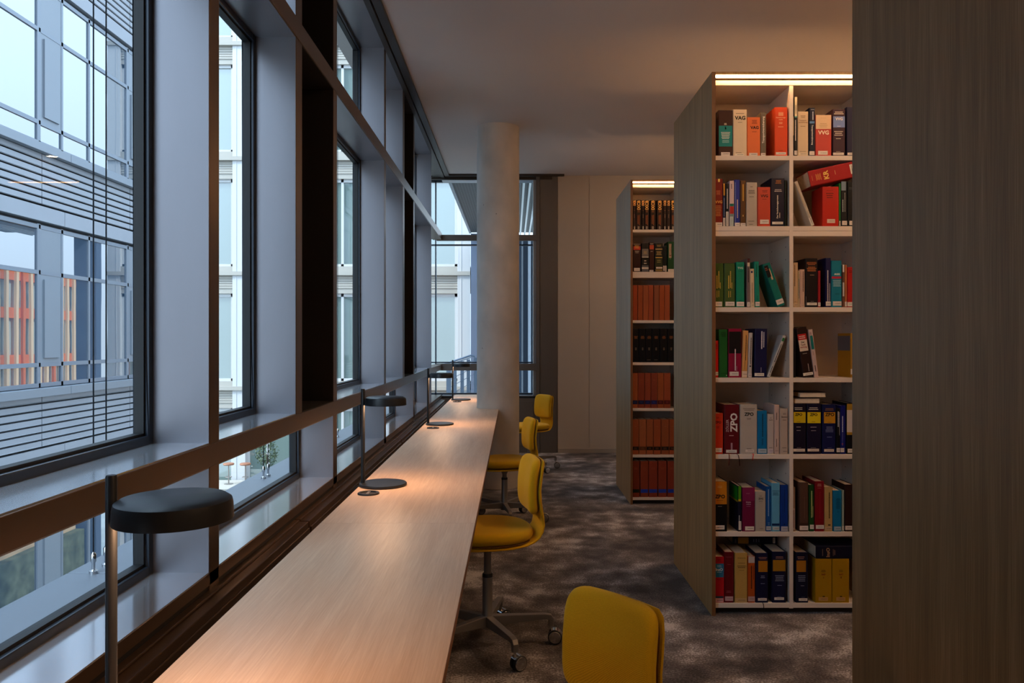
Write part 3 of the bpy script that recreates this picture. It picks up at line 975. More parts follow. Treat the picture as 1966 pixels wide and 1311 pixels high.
        for sgn in (-1, 1):
            prof = [(0, 0.004), (0.030, 0.004), (0.0325, 0.007), (0.0325, 0.017), (0.030, 0.020), (0.027, 0.020)]
            vs = []; n = 28
            wm = MB().lathe([(r_, h * sgn) for r_, h in prof], (0, 0, 0), n, 'y')
            wm.v = [W((0.018 + v[0], v[1], 0.033 + v[2])) for v in wm.v]
            wm.build('wheel', M_RUBBER, arm)
            dm = MB().lathe([(0, 0.0195 * sgn), (0.026, 0.0195 * sgn), (0.0275, 0.0210 * sgn), (0.0265, 0.0222 * sgn), (0, 0.0215 * sgn)], (0, 0, 0), n, 'y')
            dm.v = [W((0.018 + v[0], v[1], 0.033 + v[2])) for v in dm.v]
            dm.build('wheel_disc', M_CHROME, arm)
    return c
make_chair(0.075, 1.62, R(41), 0.497, R(20), 'yellow swivel chair nearest the viewpoint, only its back rest in view')
make_chair(-0.115, 3.47, R(11), 0.55, R(7), 'yellow swivel chair with grey star base, pulled up beside the desktop seam')
make_chair(-0.065, 5.88, R(13), 0.48, R(-9), 'yellow swivel chair between the column and the chair by the seam')
make_chair(0.175, 8.20, R(37), 0.487, R(15), 'yellow swivel chair farthest away, facing the end window past the column')

# ceiling lamps added out of view as warm fill for the dark bookcases
M_FILL = emit('fill_light_lens', (1.0, 0.70, 0.46), 420.0)
def fill(x, y, label, first=None):
    if first is None:
        g = empty('added_fill_light', (x, y, CEIL))
        MB().lathe([(0.045, 0.0), (0.062, 0.0), (0.062, -0.006), (0.05, -0.008), (0.045, -0.004)], n=40).build('trim_ring', M_BLACK, g)
        MB().lathe([(0, -0.002), (0.045, -0.002), (0.045, -0.004), (0, -0.004)], n=32).build('lens', M_FILL, g)
    else:
        g = copy_tree(first); g.location = (x, y, CEIL)
    return tag(g, label, 'ceiling light', 'added fill lights out of view')
dl = None
for x, y, t in ((2.5, 0.6, 'beside the nearest bookcase'), (1.9, -0.5, 'behind the viewpoint over the nearest bookcase side'), (2.2, 3.0, 'over the aisle before the large bookcase'), (2.75, 5.6, 'over the aisle before the farther bookcase'), (2.9, 8.4, 'over the far aisle behind the farther bookcase')):
    q = fill(x, y, 'small added unseen ceiling downlight ' + t, dl)
    dl = dl or q

# terrace in front of the white block: two stools and a potted shrub standing in for reflected foliage, seen through the low window
tag(MB().box(-9.5, -5.0, 22.4, 23.85, -3.12, -2.962).build('terrace', M_WHITES), 'pale terrace slab carrying two stools and a shrub across the street', 'terrace')
def stool(px, label, first=None):
    x = wx(px, 23.2)
    if first is None:
        g = empty('bar_stool', (x, 23.2, -2.96))
        MB().lathe([(0, 0.56), (0.15, 0.57), (0.165, 0.60), (0.15, 0.625), (0, 0.62)], n=24).build('seat', mat('stool_seat', '8c5a40', 0.6), g)
        MB().lathe([(0, 0.0), (0.13, 0.0), (0.13, 0.012), (0.02, 0.02), (0.015, 0.56), (0, 0.56)], n=20).build('pedestal', M_STEEL, g)
        MB().lathe([(0.09, 0.20), (0.10, 0.21), (0.09, 0.22), (0.08, 0.21), (0.09, 0.20)], n=20).build('foot_ring', M_STEEL, g)
    else:
        g = copy_tree(first); g.location.x = x
    return tag(g, label, 'stool', 'bar stools on the opposite terrace')
st = stool(439, 'round bar stool on the opposite terrace, farther from the potted shrub')
stool(471, 'round bar stool on the opposite terrace, nearer the potted shrub', st)
ps = empty('reflection_shrub', (wx(512, 23.1), 23.1, -2.96))
tag(ps, 'dark green potted shrub added in place of reflected foliage, opposite terrace', 'shrub')
MB().lathe([(0, 0), (0.14, 0), (0.2, 0.3), (0.17, 0.3), (0.16, 0.26), (0, 0.26)], n=20).build('pot', M_CONC, ps)
MB().tube([(0, 0, 0.25), (0.02, 0, 0.5), (0.0, 0.02, 0.9)], 0.018, 6).build('stem', mat('bark', '4c3c2c', 0.9), ps)
lf = MB(); rl_ = random.Random(5)
for i in range(420):
    u = rl_.uniform(-1, 1); a = rl_.uniform(0, 2 * PI); q = rl_.uniform(0.3, 1) ** 0.5
    c = Vector((0.36 * q * math.sqrt(1 - u * u) * math.cos(a), 0.30 * q * math.sqrt(1 - u * u) * math.sin(a), 0.95 + 0.42 * q * u))
    d1 = Vector((rl_.uniform(-1, 1), rl_.uniform(-1, 1), rl_.uniform(-1, 1))).normalized() * 0.05
    d2 = d1.cross(Vector((rl_.uniform(-1, 1), rl_.uniform(-1, 1), 1))).normalized() * 0.02
    lf.add([c - d1, c + d2, c + d1, c - d2], [(0, 1, 2, 3)])
lf.build('foliage', mat('shrub_leaf', '39492f', 0.7), ps)
# ================================================================ BOOKCASES
CASE_X = 0.993
ROWS_PY = [298.5, 434.0, 589.7, 725.0, 872.0, 1021.0, 1158.0]
SH_Z = [EYE - (p - CY) * 3.87 / F for p in ROWS_PY]      # top surface of each shelf
BAY = 0.375
DIV = 0.0195
CIN = CASE_X + 0.020          # inner face of the first side
M_PIN = mat('pin_hole', '3a3430', 0.8)
M_SEAM = mat('shelf_seam', '6b6460', 0.8)
def bookcase(y0, y1, label, CASE_X=CASE_X):
    CIN = CASE_X + 0.020
    c = empty('bookcase', (CASE_X, y0, 0))
    tag(c, label, 'bookcase', 'double sided oak bookcases')
    def A(mb, name, m, bevel=0.0, parent=None, lab=None):
        mb.v = [(a - CASE_X, b - y0, z) for a, b, z in mb.v]
        o = mb.build(name, m, parent or c, bevel)
        if lab: o['label'] = lab
        return o
    X1 = XW - 0.01
    T = 2.718
    A(MB().box(CASE_X, CASE_X + 0.019, y0, y1, 0, T), 'side_panel', M_OAK_V, 0.0012, lab='oak veneered end panel')
    A(MB().box(CASE_X + 0.0003, CASE_X + 0.0187, y0 - 0.0008, y0, 0.001, T - 0.001), 'edge_band', M_OAK_EDGE)
    A(MB().box(CASE_X + 0.0191, X1, y0, y1, T - 0.014, T), 'top_cover', M_OAK_V, lab='oak veneered top cover')
    for s, yf in ((1, y0), (-1, y1)):
        def Y(v): return yf + s * v
        f0, f1 = Y(0.022), Y(0.342)
        A(MB().box(CIN, X1, Y(0.03), Y(0.04), 2.6825, T - 0.014), 'fascia', M_OAK_V)
        A(MB().box(CIN + 0.002, X1 - 0.01, Y(0.002), Y(0.014), T - 0.0245, T - 0.0160), 'led_strip', M_LED, lab='glowing warm white light strip')
        A(MB().box(CIN, X1 - 0.008, Y(0.0145), Y(0.018), T - 0.029, T - 0.0142), 'led_shield', M_BRONZE_D)  # lip added behind the strip to keep its light off the fascia
        A(MB().box(CIN, X1, f0, f1, 2.657, 2.682), 'carcass_top', M_WHITE, 0.001)
        A(MB().box(CIN, X1, Y(0.335), Y(0.345), 0.03, 2.66), 'back_panel', M_WHITE)
        A(MB().box(CASE_X + 0.0191, CIN, f0, f1, 0.02, 2.682), 'upright', M_WHITE)
        A(MB().box(CIN, X1, Y(0.06), Y(0.08), 0.0, 0.025), 'plinth', M_BRONZE_D)
        for i, z in enumerate(SH_Z):
            mb = MB()
            if i == 1:
                mb.box(CIN, X1, f0, Y(0.335), z - 0.0235, z).box(CIN, X1, Y(0.024), Y(0.33), z - 0.0255, z - 0.0235).box(CIN, X1, f0, Y(0.335), z - 0.0505, z - 0.0255)
            else:
                mb.box(CIN, X1, f0, Y(0.335), z - 0.0235, z)
            A(mb, 'shelf', M_WHITE, 0.0008)
        x = CIN + BAY
        while x < X1:
            dv = A(MB().box(x, x + DIV, Y(0.0215), Y(0.335), 0.03, 2.655), 'divider', M_WHITE, 0.0008)
            if s == 1 and x < CIN + 1.0:
                mb = MB()
                zz = 0.12
                while zz < 2.6:
                    for yy in (0.075, 0.285):
                        for xx in (x - 0.0004, x + DIV):
                            mb.box(xx, xx + 0.0004, Y(yy) - 0.0028, Y(yy) + 0.0028, zz, zz + 0.0056)
                    zz += 0.064
                A(mb, 'pin_holes', M_PIN, parent=dv)
            x += BAY + DIV
    return c
bookcase(1.35, 2.258, 'oak bookcase nearest the viewpoint, only its tall plain end panel visible')
bookcase(3.850, 4.76, 'large oak bookcase filled with coloured law books, light strip on top')
bookcase(6.45, 7.35, 'farther oak bookcase holding rows of black and tan volumes', CASE_X - 0.010)

# ================================================================ BOOKS
LEDHOUSE = 1
M_PAGES = mat('book_pages', 'd9c7ae', 0.85, noise=(60, 0.12, (1, 1, 12)))
TXT = {}
def text_geo(s):
    """flat outline of a word, normalised to length 1, centred"""
    if s in TXT: return TXT[s]
    cu = bpy.data.curves.new('t', 'FONT'); cu.body = s; cu.resolution_u = 2; cu.offset = 0.022 if len(s) > 4 else 0.035
    ob = bpy.data.objects.new('t', cu); COL.objects.link(ob)
    dg = bpy.context.evaluated_depsgraph_get()
    me = ob.evaluated_get(dg).to_mesh()
    vs = [v.co.copy() for v in me.vertices]; fs = [tuple(p.vertices) for p in me.polygons]
    ob.evaluated_get(dg).to_mesh_clear()
    bpy.data.objects.remove(ob); bpy.data.curves.remove(cu)
    x0 = min(v.x for v in vs); x1 = max(v.x for v in vs); y0 = min(v.y for v in vs); y1 = max(v.y for v in vs)
    L = x1 - x0
    out = ([((v.x - (x0 + x1) / 2) / L, (v.y - (y0 + y1) / 2) / L) for v in vs], fs, (y1 - y0) / L)
    TXT[s] = out
    return out
def cmat(c):
    return mat('print_' + c, c, 0.5, spec=0.25)
def covermat(c):
    return mat('cover_' + c, c, 0.45, spec=0.22, noise=(9, 0.05, (1, 1, 1)))
rnd = random.Random(3)
def make_book(w, h, dp, col, decals, label, group, loc, rot=(0, 0, 0), side=None, detail=True):
    """origin: bottom centre of the spine; spine faces -Y, fore edge +Y. decals in metres: x from centre, z from foot"""
    b = 0.0028
    r = min(0.004, w * 0.25)
    hw = w / 2
    out = [(-hw, dp), (-hw, r), (-hw + r * 0.4, r * 0.3), (-hw + r, 0), (hw - r, 0), (hw - r * 0.4, r * 0.3), (hw, r), (hw, dp)]
    b = min(b, w * 0.12)
    inn = [(hw - b, dp), (hw - b, r + b), (-hw + b, r + b), (-hw + b, dp)]
    ring = out + inn
    n = len(ring)
    vs = [(p[0], p[1], 0) for p in ring] + [(p[0], p[1], h) for p in ring]
    fs = [(i, (i + 1) % n, n + (i + 1) % n, n + i) for i in range(n)]
    # end caps as quads: left board, spine, right board
    def cap(o):
        return [(o + 0, o + 1, o + 10, o + 11), (o + 1, o + 2, o + 3, o + 10), (o + 3, o + 4, o + 9, o + 10), (o + 4, o + 5, o + 6, o + 9), (o + 6, o + 7, o + 8, o + 9)]
    fs += cap(0) + [f[::-1] for f in cap(n)]
    bk = MB().add(vs, fs).build('book', covermat(col), None)
    bk.location = loc; bk.rotation_euler = rot
    tag(bk, label, 'book', group)
    MB().box(-hw + b + 0.0002, hw - b - 0.0002, r + b, dp - 0.003, 0.003, h - 0.003).build('pages', M_PAGES, bk)
    e = 0.0004
    groups = {}
    def quad(name, x0, x1, z0, z1, c, lift):
        mb = groups.setdefault((name, c), MB())
        y = -e * lift
        mb.add([(x0, y, z0), (x1, y, z0), (x1, y, z1), (x0, y, z1)], [(0, 1, 2, 3)])
    for d in decals:
        k = d[0]
        if k == 'r':
            _, x0, x1, z0, z1, c = d
            x0 = max(x0, -hw + r * 0.6); x1 = min(x1, hw - r * 0.6)
            quad('spine_band', x0, x1, z0, z1, c, 1)
        elif k == 'tag':
            _, x0, x1, z0, z1, c = d
            x0 = max(x0, -hw + 0.0008); x1 = min(x1, hw - 0.0008)
            quad('call_number_label', x0, x1, z0, z1, c, 2)
            zc = (z0 + z1) / 2; L = (x1 - x0) * 0.62; xc = (x0 + x1) / 2 + (x1 - x0) * 0.06
            if z1 - z0 < (x1 - x0) * 1.4:
                t = xc - L / 2
                while t < xc + L / 2:
                    s = rnd.uniform(0.0008, 0.0022)
                    quad('label_print', t, t + s, zc - 0.0011, zc + 0.0010, '3a3a3e', 3)
                    t += s + 0.0006
            else:
                t = z0 + 0.004
                while t < z1 - 0.004:
                    s = rnd.uniform(0.0008, 0.0022)
                    quad('label_print', xc - 0.001, xc + 0.001, t, t + s, '3a3a3e', 3)
                    t += s + 0.0006
        elif k == 'l':
            _, xc, z0, z1, nn, wd, c = d
            for i in range(nn):
                z = z1 - (z1 - z0) * (i + 0.5) / nn
                hgt = (z1 - z0) / nn * 0.42
                L = wd * rnd.uniform(0.7, 1.0)
                t = xc - L / 2
                while t < xc + L / 2 - 0.001:
                    s = min(rnd.uniform(0.002, 0.006), xc + L / 2 - t)
                    quad('spine_print', t, t + s * 0.86, z - hgt / 2, z + hgt / 2, c, 2)
                    t += s
        elif k == 'v':
            _, xc, z0, z1, wd, c = d
            t = z0
            while t < z1:
                s = min(rnd.uniform(0.003, 0.009), z1 - t)
                quad('spine_print', xc - wd / 2, xc + wd / 2, t, t + s * 0.88, c, 2)
                t += s
        elif k == 't':
            _, s, xc, zc, L, c, ro = d
            tv, tf, asp = text_geo(s)
            mb = groups.setdefault(('spine_text', c), MB())
            vv = []
            for a, q in tv:
                if ro == 0: vv.append((xc + a * L, -e * 3, zc + q * L))
                elif ro == 90: vv.append((xc - q * L, -e * 3, zc + a * L))
                else: vv.append((xc + q * L, -e * 3, zc - a * L))
            mb.add(vv, tf)
        elif k == 'ribbon':
            _, x, c, pts = d
            mb = groups.setdefault(('bookmark_ribbon', c), MB())
            P = [(x + a, b2, z) for a, b2, z in pts]
            for i in range(len(P) - 1):
                (ax, ay, az), (bx, by, bz) = P[i], P[i + 1]
                mb.add([(ax - .002, ay, az), (ax + .002, ay, az), (bx + .002, by, bz), (bx - .002, by, bz)], [(0, 1, 2, 3)])
    for (name, c), mb in groups.items():
        mb.build(name, cmat(c), bk)
    if side:
        for (z0, z1, c) in side:
            MB().box(-hw - 0.0004, -hw, 0.004, dp, z0, z1).build('cover_band', cmat(c), bk)
    return bk

BD = 3.878
CRS = 6.779
def row(row_i, oy, ybot, books, shelfname, oxpx=1360, crs=CRS, d=BD):
    s = d / (F * crs)
    z0 = SH_Z[row_i]
    for bkd in books:
        x0, x1, top, col, desc, dec = bkd[:6]
        opt = bkd[6] if len(bkd) > 6 else {}
        w = (x1 - x0) * s
        h = (ybot - top) * s
        xm = (x0 + x1) / 2
        out = []
        def X(x): return (x - xm) * s
        def Z(y): return (ybot - y) * s
        for q in dec:
            k = q[0]
            if k in ('r', 'tag'):
                c = q[5] if len(q) > 5 else 'ddd0c4'
                out.append((k, X(q[1]), X(q[2]), Z(q[4]), Z(q[3]), c))
            elif k == 'l': out.append(('l', X(q[1]), Z(q[3]), Z(q[2]), q[4], q[5] * s, q[6]))
            elif k == 'v': out.append(('v', X(q[1]), Z(q[3]), Z(q[2]), q[4] * s, q[5]))
            elif k == 't': out.append(('t', q[1], X(q[2]), Z(q[3]), q[4] * s, q[5], q[6] if len(q) > 6 else 0))
            elif k == 'ribbon': out.append(('ribbon', X(q[1]), q[2], q[3]))
        dp = opt.get('dp', min(0.172, max(0.125, h * 0.68)))
        lean = opt.get('lean', 0)
        xc = wx(oxpx + xm / crs, d)
        zz = z0 + 0.0004
        if lean: zz += abs(math.sin(R(lean))) * w / 2
        bay = 'first' if xm < 1080 else 'second'
        lab = '%s, %s shelf, %s bay' % (desc, shelfname, bay)
        make_book(w, h, dp, col, out, lab, 'law books in the large bookcase', (xc, d + opt.get('dy', 0), zz), (0, R(lean), 0), opt.get('side'))

TG = 'ddd0c4'
# ---- top shelf (crop origin 1360,120)
row(0, 120, 1207, [
 (130, 320, 615, '3b1d16', 'dark brown book with teal spine panel', [('r', 136, 311, 816, 1086, '0c7f7c'), ('l', 222, 780, 808, 2, 40, 'e8d8c0'), ('l', 224, 895, 990, 6, 120, 'e8efe0'), ('l', 226, 1000, 1040, 4, 90, '9fd0c8'), ('r', 216, 232, 836, 862, 'e8efe0'), ('tag', 165, 280, 1160, 1206)]),
 (322, 502, 605, 'e0c9a8', 'cream book with large black letters VAG', [('t', 'VAG', 412, 714, 138, '14100c'), ('l', 412, 648, 666, 1, 120, '6a5a48'), ('l', 412, 765, 780, 1, 60, '6a5a48'), ('l', 395, 1160, 1172, 1, 100, '4a3c30'), ('tag', 345, 465, 1178, 1206, 'eadfcb')]),
 (503, 677, 705, 'e2713c', 'light orange book marked VAG', [('t', 'VAG', 600, 840, 108, '16100c'), ('l', 600, 738, 795, 3, 70, '7a2c14'), ('l', 598, 888, 902, 1, 60, '7a2c14'), ('tag', 530, 640, 1170, 1206)]),
 (680, 753, 642, '6e6354', 'slim grey brown book with upright white title', [('t', 'Transportversicherung', 718, 870, 350, 'efe6da', 90), ('tag', 684, 742, 1172, 1206)]),
 (863, 1032, 575, 'dc4a20', 'thick red orange book with a pale emblem', [('r', 912, 976, 640, 688, 'e9946c'), ('t', 'Versicherungs-', 942, 712, 130, 'f0b890'), ('t', 'recht', 942, 736, 50, 'f0b890'), ('l', 942, 765, 796, 2, 60, 'f0b890'), ('l', 942, 822, 838, 1, 70, 'f0b890'), ('l', 942, 1132, 1146, 1, 70, '7a2410'), ('tag', 878, 1010, 1160, 1192)]),
 (1117, 1160, 440, '1c1816', 'thin tall book, cream above and black below', [('r', 1116, 1161, 440, 692, 'e8d5ac'), ('r', 1116, 1161, 690, 708, '6aa8a0'), ('v', 1138, 545, 660, 8, '8a7a60'), ('v', 1134, 740, 1010, 10, 'd8cfc4'), ('tag', 1117, 1156, 1140, 1195)], {'side': [(0.105, 0.199, 'e8d5ac')]}),
 (1162, 1302, 630, 'd6bc98', 'beige book with small brown title lines', [('l', 1232, 680, 716, 2, 70, '7a5c3c'), ('t', 'Transport-', 1230, 750, 100, '7a4a24'), ('t', 'versicherung', 1230, 774, 118, '7a4a24'), ('l', 1230, 816, 830, 1, 66, '7a5c3c'), ('l', 1230, 1148, 1158, 1, 80, '4a3c30'), ('tag', 1170, 1290, 1166, 1200, 'e0ceb0')]),
 (1312, 1390, 582, '141a2e', 'slim navy book with a blue stripe', [('r', 1312, 1390, 758, 786, '5a86b8'), ('t', 'Transportversicherung', 1350, 935, 260, 'e8e4e0', -90), ('v', 1360, 630, 740, 12, 'c8ccd8'), ('l', 1356, 600, 612, 1, 50, 'c8ccd8'), ('tag', 1306, 1380, 1148, 1196)]),
 (1392, 1604, 675, 'c2453a', 'pink red book with cream top and white letters VVG', [('r', 1390, 1606, 675, 858, 'e2bd94'), ('t', 'VVG', 1497, 905, 140, 'f3dcc0'), ('l', 1497, 780, 842, 3, 110, 'c09870'), ('l', 1497, 712, 722, 1, 90, 'c8a47c'), ('tag', 1428, 1552, 1143, 1194)]),
 (1618, 1782, 600, '3c2530', 'dark plum book with pale blue panel VVG', [('r', 1620, 1781, 694, 838, '7488bc'), ('t', 'VVG', 1700, 728, 96, 'e6dccf'), ('l', 1698, 628, 672, 2, 140, 'e8d2bc'), ('l', 1700, 815, 830, 1, 50, 'cfd2e0'), ('l', 1694, 880, 950, 3, 120, 'd8c8b8'), ('l', 1692, 978, 992, 1, 80, 'd8c8b8'), ('l', 1690, 1148, 1158, 1, 70, 'b8a898'), ('tag', 1612, 1762, 1166, 1196)]),
 (1800, 1925, 572, '1e1c38', 'dark indigo book partly hidden by the end panel', [('tag', 1810, 1900, 1166, 1196)]),
], 'top')
# ---- second shelf (origin 1360,300)
row(1, 300, 908, [
 (88, 188, 290, '7c1c12', 'dark red book marked VVG in gold', [('r', 126, 150, 292, 332, 'e8c468'), ('t', 'VVG', 134, 592, 92, 'dca04a'), ('l', 130, 440, 500, 5, 60, 'c87a4a'), ('l', 130, 632, 780, 9, 80, 'd08a50'), ('tag', 92, 182, 858, 906)]),
 (190, 222, 352, '1e2340', 'very thin navy book with ochre top', [('r', 190, 223, 352, 508, 'c88a28'), ('v', 206, 540, 780, 8, '8890b0'), ('tag', 190, 220, 798, 906)]),
 (225, 270, 352, '171012', 'slim black book with upright white label', [('v', 246, 420, 680, 12, 'd0c8c0'), ('tag', 230, 262, 718, 904)]),
 (272, 338, 316, 'd2b6b2', 'pale pink book with green and red stripes', [('r', 271, 339, 614, 648, '1c6e58'), ('r', 271, 339, 650, 746, 'b42c24'), ('r', 271, 339, 748, 908, '7c9088'), ('v', 302, 355, 420, 10, '5c4a50'), ('tag', 282, 322, 782, 905, 'c8d0c8')]),
 (342, 412, 302, '27348e', 'violet blue book with pale worn edge', [('v', 378, 560, 800, 14, 'c8b0a0'), ('v', 352, 330, 860, 6, '8a9cd0'), ('tag', 344, 410, 862, 906)]),
 (415, 488, 312, '5f3e20', 'brown book with upright gold title', [('v', 452, 360, 580, 16, 'd09838'), ('r', 446, 458, 760, 782, 'd0a860'), ('tag', 418, 484, 866, 906)]),
 (492, 636, 336, 'b8aa9a', 'light grey beige book with small title', [('l', 562, 388, 402, 1, 50, '3a3430'), ('l', 562, 434, 488, 3, 110, '3a2c28'), ('l', 562, 518, 532, 1, 66, '3a3430'), ('l', 560, 836, 850, 1, 80, '3a3430'), ('l', 556, 878, 890, 1, 60, '3a3430')]),
 (640, 808, 398, 'c64a34', 'orange red book marked VVG in black', [('t', 'VVG', 728, 514, 96, '2a120e'), ('l', 735, 436, 470, 2, 80, '5c1c14'), ('l', 728, 550, 562, 1, 60, '5c1c14'), ('tag', 672, 788, 822, 878)]),
 (814, 992, 282, '15142a', 'thick navy book with white upright title', [('t', 'Der Versicherungsprozess', 900, 655, 300, 'e4dccf', 90), ('l', 912, 304, 356, 3, 84, 'c07838'), ('l', 908, 424, 462, 2, 110, 'dcd2c8'), ('v', 928, 730, 800, 9, 'c8beb4'), ('tag', 830, 972, 850, 882, 'e6dccb')]),
 (994, 1010, 310, '16241c', 'very thin dark green book', []),
 (1338, 1384, 292, 'b9b0a0', 'grey white book leaning left against the divider', [('v', 1360, 700, 860, 8, 'a89888'), ('v', 1352, 330, 640, 6, 'c8a070'), ('tag', 1342, 1380, 795, 900)], {'lean': -21, 'dp': 0.15}),
 (1482, 1700, 392, 'b82418', 'thick bright red book under the tilted one', [('l', 1580, 436, 450, 1, 90, '7c1810'), ('l', 1580, 468, 548, 3, 100, '5c120c'), ('tag', 1545, 1648, 815, 866, 'd8c0ac')]),
 (1702, 1722, 350, '2c7a34', 'thin bright green book', [('tag', 1703, 1721, 840, 900)]),
 (1724, 1806, 325, '17181c', 'black book with grey blue top panel', [('r', 1724, 1790, 325, 442, '74828e'), ('v', 1750, 560, 720, 12, '9aa4a8'), ('v', 1776, 470, 720, 8, '8a9498'), ('tag', 1740, 1806, 838, 892)]),
 (1810, 1900, 330, '101114', 'plain black book beside the end panel', [('l', 1850, 400, 430, 2, 50, '50565a'), ('tag', 1835, 1890, 838, 892)]),
], 'second')
# the big red book lying tilted on top
kr_h, kr_w = 0.238, 0.080
hx, hz = wx(1360 + 1318 / CRS, BD), wz(300 + 292 / CRS, BD)
a13 = R(12.5)
make_book(kr_w, kr_h, 0.165, 'a01418',
 [('t', 'KR', 0.002, 0.153, 0.044, 'e8b45a', 0), ('l', 0, 0.178, 0.206, 5, 0.036, 'd89048'), ('l', 0, 0.222, 0.226, 1, 0.03, 'c87848'), ('l', 0.004, 0.103, 0.108, 1, 0.026, 'd8a070'), ('tag', -0.022, 0.026, 0.012, 0.028, 'ddd0c4')],
 'thick red book marked KR lying tilted over other books, second shelf', 'law books in the large bookcase',
 (hx + kr_h * math.cos(a13), BD + 0.002, hz + kr_h * math.sin(a13)), (0, -(PI / 2 + a13), 0))
# ---- third shelf (origin 1360,440)
row(2, 440, 1012, [
 (81, 198, 440, '3f5622', 'olive green book with gold upright title, next to end panel', [('v', 112, 600, 770, 13, 'cba84a'), ('v', 136, 540, 760, 12, 'cba84a'), ('v', 155, 690, 770, 8, 'cba84a'), ('v', 112, 795, 885, 8, 'cba84a'), ('v', 136, 795, 880, 8, 'cba84a'), ('tag', 80, 178, 940, 1000)]),
 (205, 348, 440, '42592a', 'wider olive green book with gold upright title', [('v', 264, 600, 770, 13, 'cba84a'), ('v', 288, 540, 760, 12, 'cba84a'), ('v', 306, 690, 770, 8, 'cba84a'), ('v', 264, 800, 885, 8, 'cba84a'), ('v', 288, 800, 880, 8, 'cba84a'), ('tag', 222, 340, 940, 996)]),
 (362, 470, 425, '0f8264', 'sea green book marked TVG', [('t', 'TVG', 416, 503, 72, 'c8dcc8'), ('l', 416, 458, 470, 1, 80, '0a4c3c'), ('l', 416, 540, 550, 1, 60, '0a4c3c'), ('l', 416, 922, 934, 1, 60, '0a3c30'), ('tag', 366, 464, 942, 1000)]),
 (502, 545, 377, '7d6a66', 'tall slim grey mauve book with dark top', [('r', 500, 546, 377, 432, '4c1c1c'), ('r', 500, 546, 432, 480, 'd8c4a4'), ('v', 522, 495, 690, 10, '3c2c30'), ('tag', 503, 544, 945, 1004)]),
 (548, 603, 512, 'd4bc9a', 'thin cream book with a small dark blue square', [('r', 560, 584, 540, 568, '27305c'), ('v', 574, 690, 950, 8, '8a7050'), ('tag', 549, 602, 965, 1006, 'd8c4a4')], {'lean': -0.8}),
 (610, 672, 417, '12806a', 'slim sea green book between cream and leaning books', [('v', 636, 450, 620, 10, '0a4c3c'), ('v', 640, 860, 920, 6, '0a4c3c'), ('tag', 612, 670, 942, 998)], {'lean': -1.3}),
 (900, 1000, 425, '0b6a60', 'teal book leaning left with a black and cream motif', [('r', 900, 958, 450, 610, '0c0c10'), ('r', 946, 968, 500, 650, 'd8b890'), ('l', 926, 475, 520, 2, 36, 'b05838'), ('tag', 902, 1000, 920, 985)], {'lean': -19.5, 'dp': 0.15}),
 (1105, 1168, 430, 'c2a078', 'beige book at the divider', [('v', 1124, 460, 740, 9, '5c4430'), ('l', 1134, 935, 946, 1, 36, '5c4430'), ('tag', 1106, 1166, 962, 1000, 'ccae88')]),
 (1170, 1187, 537, 'cdb488', 'very thin cream book', [('v', 1178, 640, 900, 6, '4a6a70')]),
 (1190, 1255, 520, 'c6a390', 'slim pinkish beige book', [('v', 1234, 545, 810, 9, '4c3434'), ('tag', 1192, 1253, 972, 1000, 'd0b09c')]),
 (1264, 1424, 377, '181014', 'thick black book with copper title lines', [('l', 1344, 422, 468, 3, 130, 'b86c3c'), ('l', 1344, 482, 548, 4, 130, 'c87c44'), ('l', 1350, 586, 602, 1, 60, 'b89878'), ('v', 1270, 870, 990, 5, '8c8080'), ('l', 1352, 930, 940, 1, 60, '9a8a80'), ('tag', 1282, 1412, 952, 986, 'e8dccb')]),
 (1426, 1462, 537, '96181c', 'slim dark red book between black and navy ones', [('tag', 1427, 1461, 950, 998)]),
 (1526, 1596, 372, '181542', 'deep navy book with two upright title lines', [('v', 1554, 530, 940, 11, 'c8c0c8'), ('v', 1578, 700, 950, 9, 'b8b0b8'), ('tag', 1528, 1596, 938, 994)]),
 (1598, 1737, 405, '12758a', 'teal blue book marked AGG with a red band', [('r', 1597, 1738, 612, 640, 'b0203c'), ('t', 'AGG', 1673, 582, 72, 'd8dcd0'), ('l', 1673, 655, 745, 5, 110, 'a8ccd0'), ('l', 1680, 830, 850, 2, 60, '0a4858'), ('tag', 1620, 1732, 936, 992)]),
 (1744, 1772, 460, '6a4434', 'narrow brown and white book', [('r', 1744, 1768, 460, 555, 'd8d0c8'), ('r', 1744, 1770, 690, 870, 'd0c8c0')]),
 (1774, 1806, 462, 'b0683c', 'narrow orange brown book', [('tag', 1775, 1805, 940, 1000)]),
 (1810, 1890, 490, 'b01c18', 'red book beside the nearer end panel', [('l', 1850, 530, 570, 2, 50, '5c1010'), ('tag', 1812, 1888, 945, 1000)]),
], 'third')
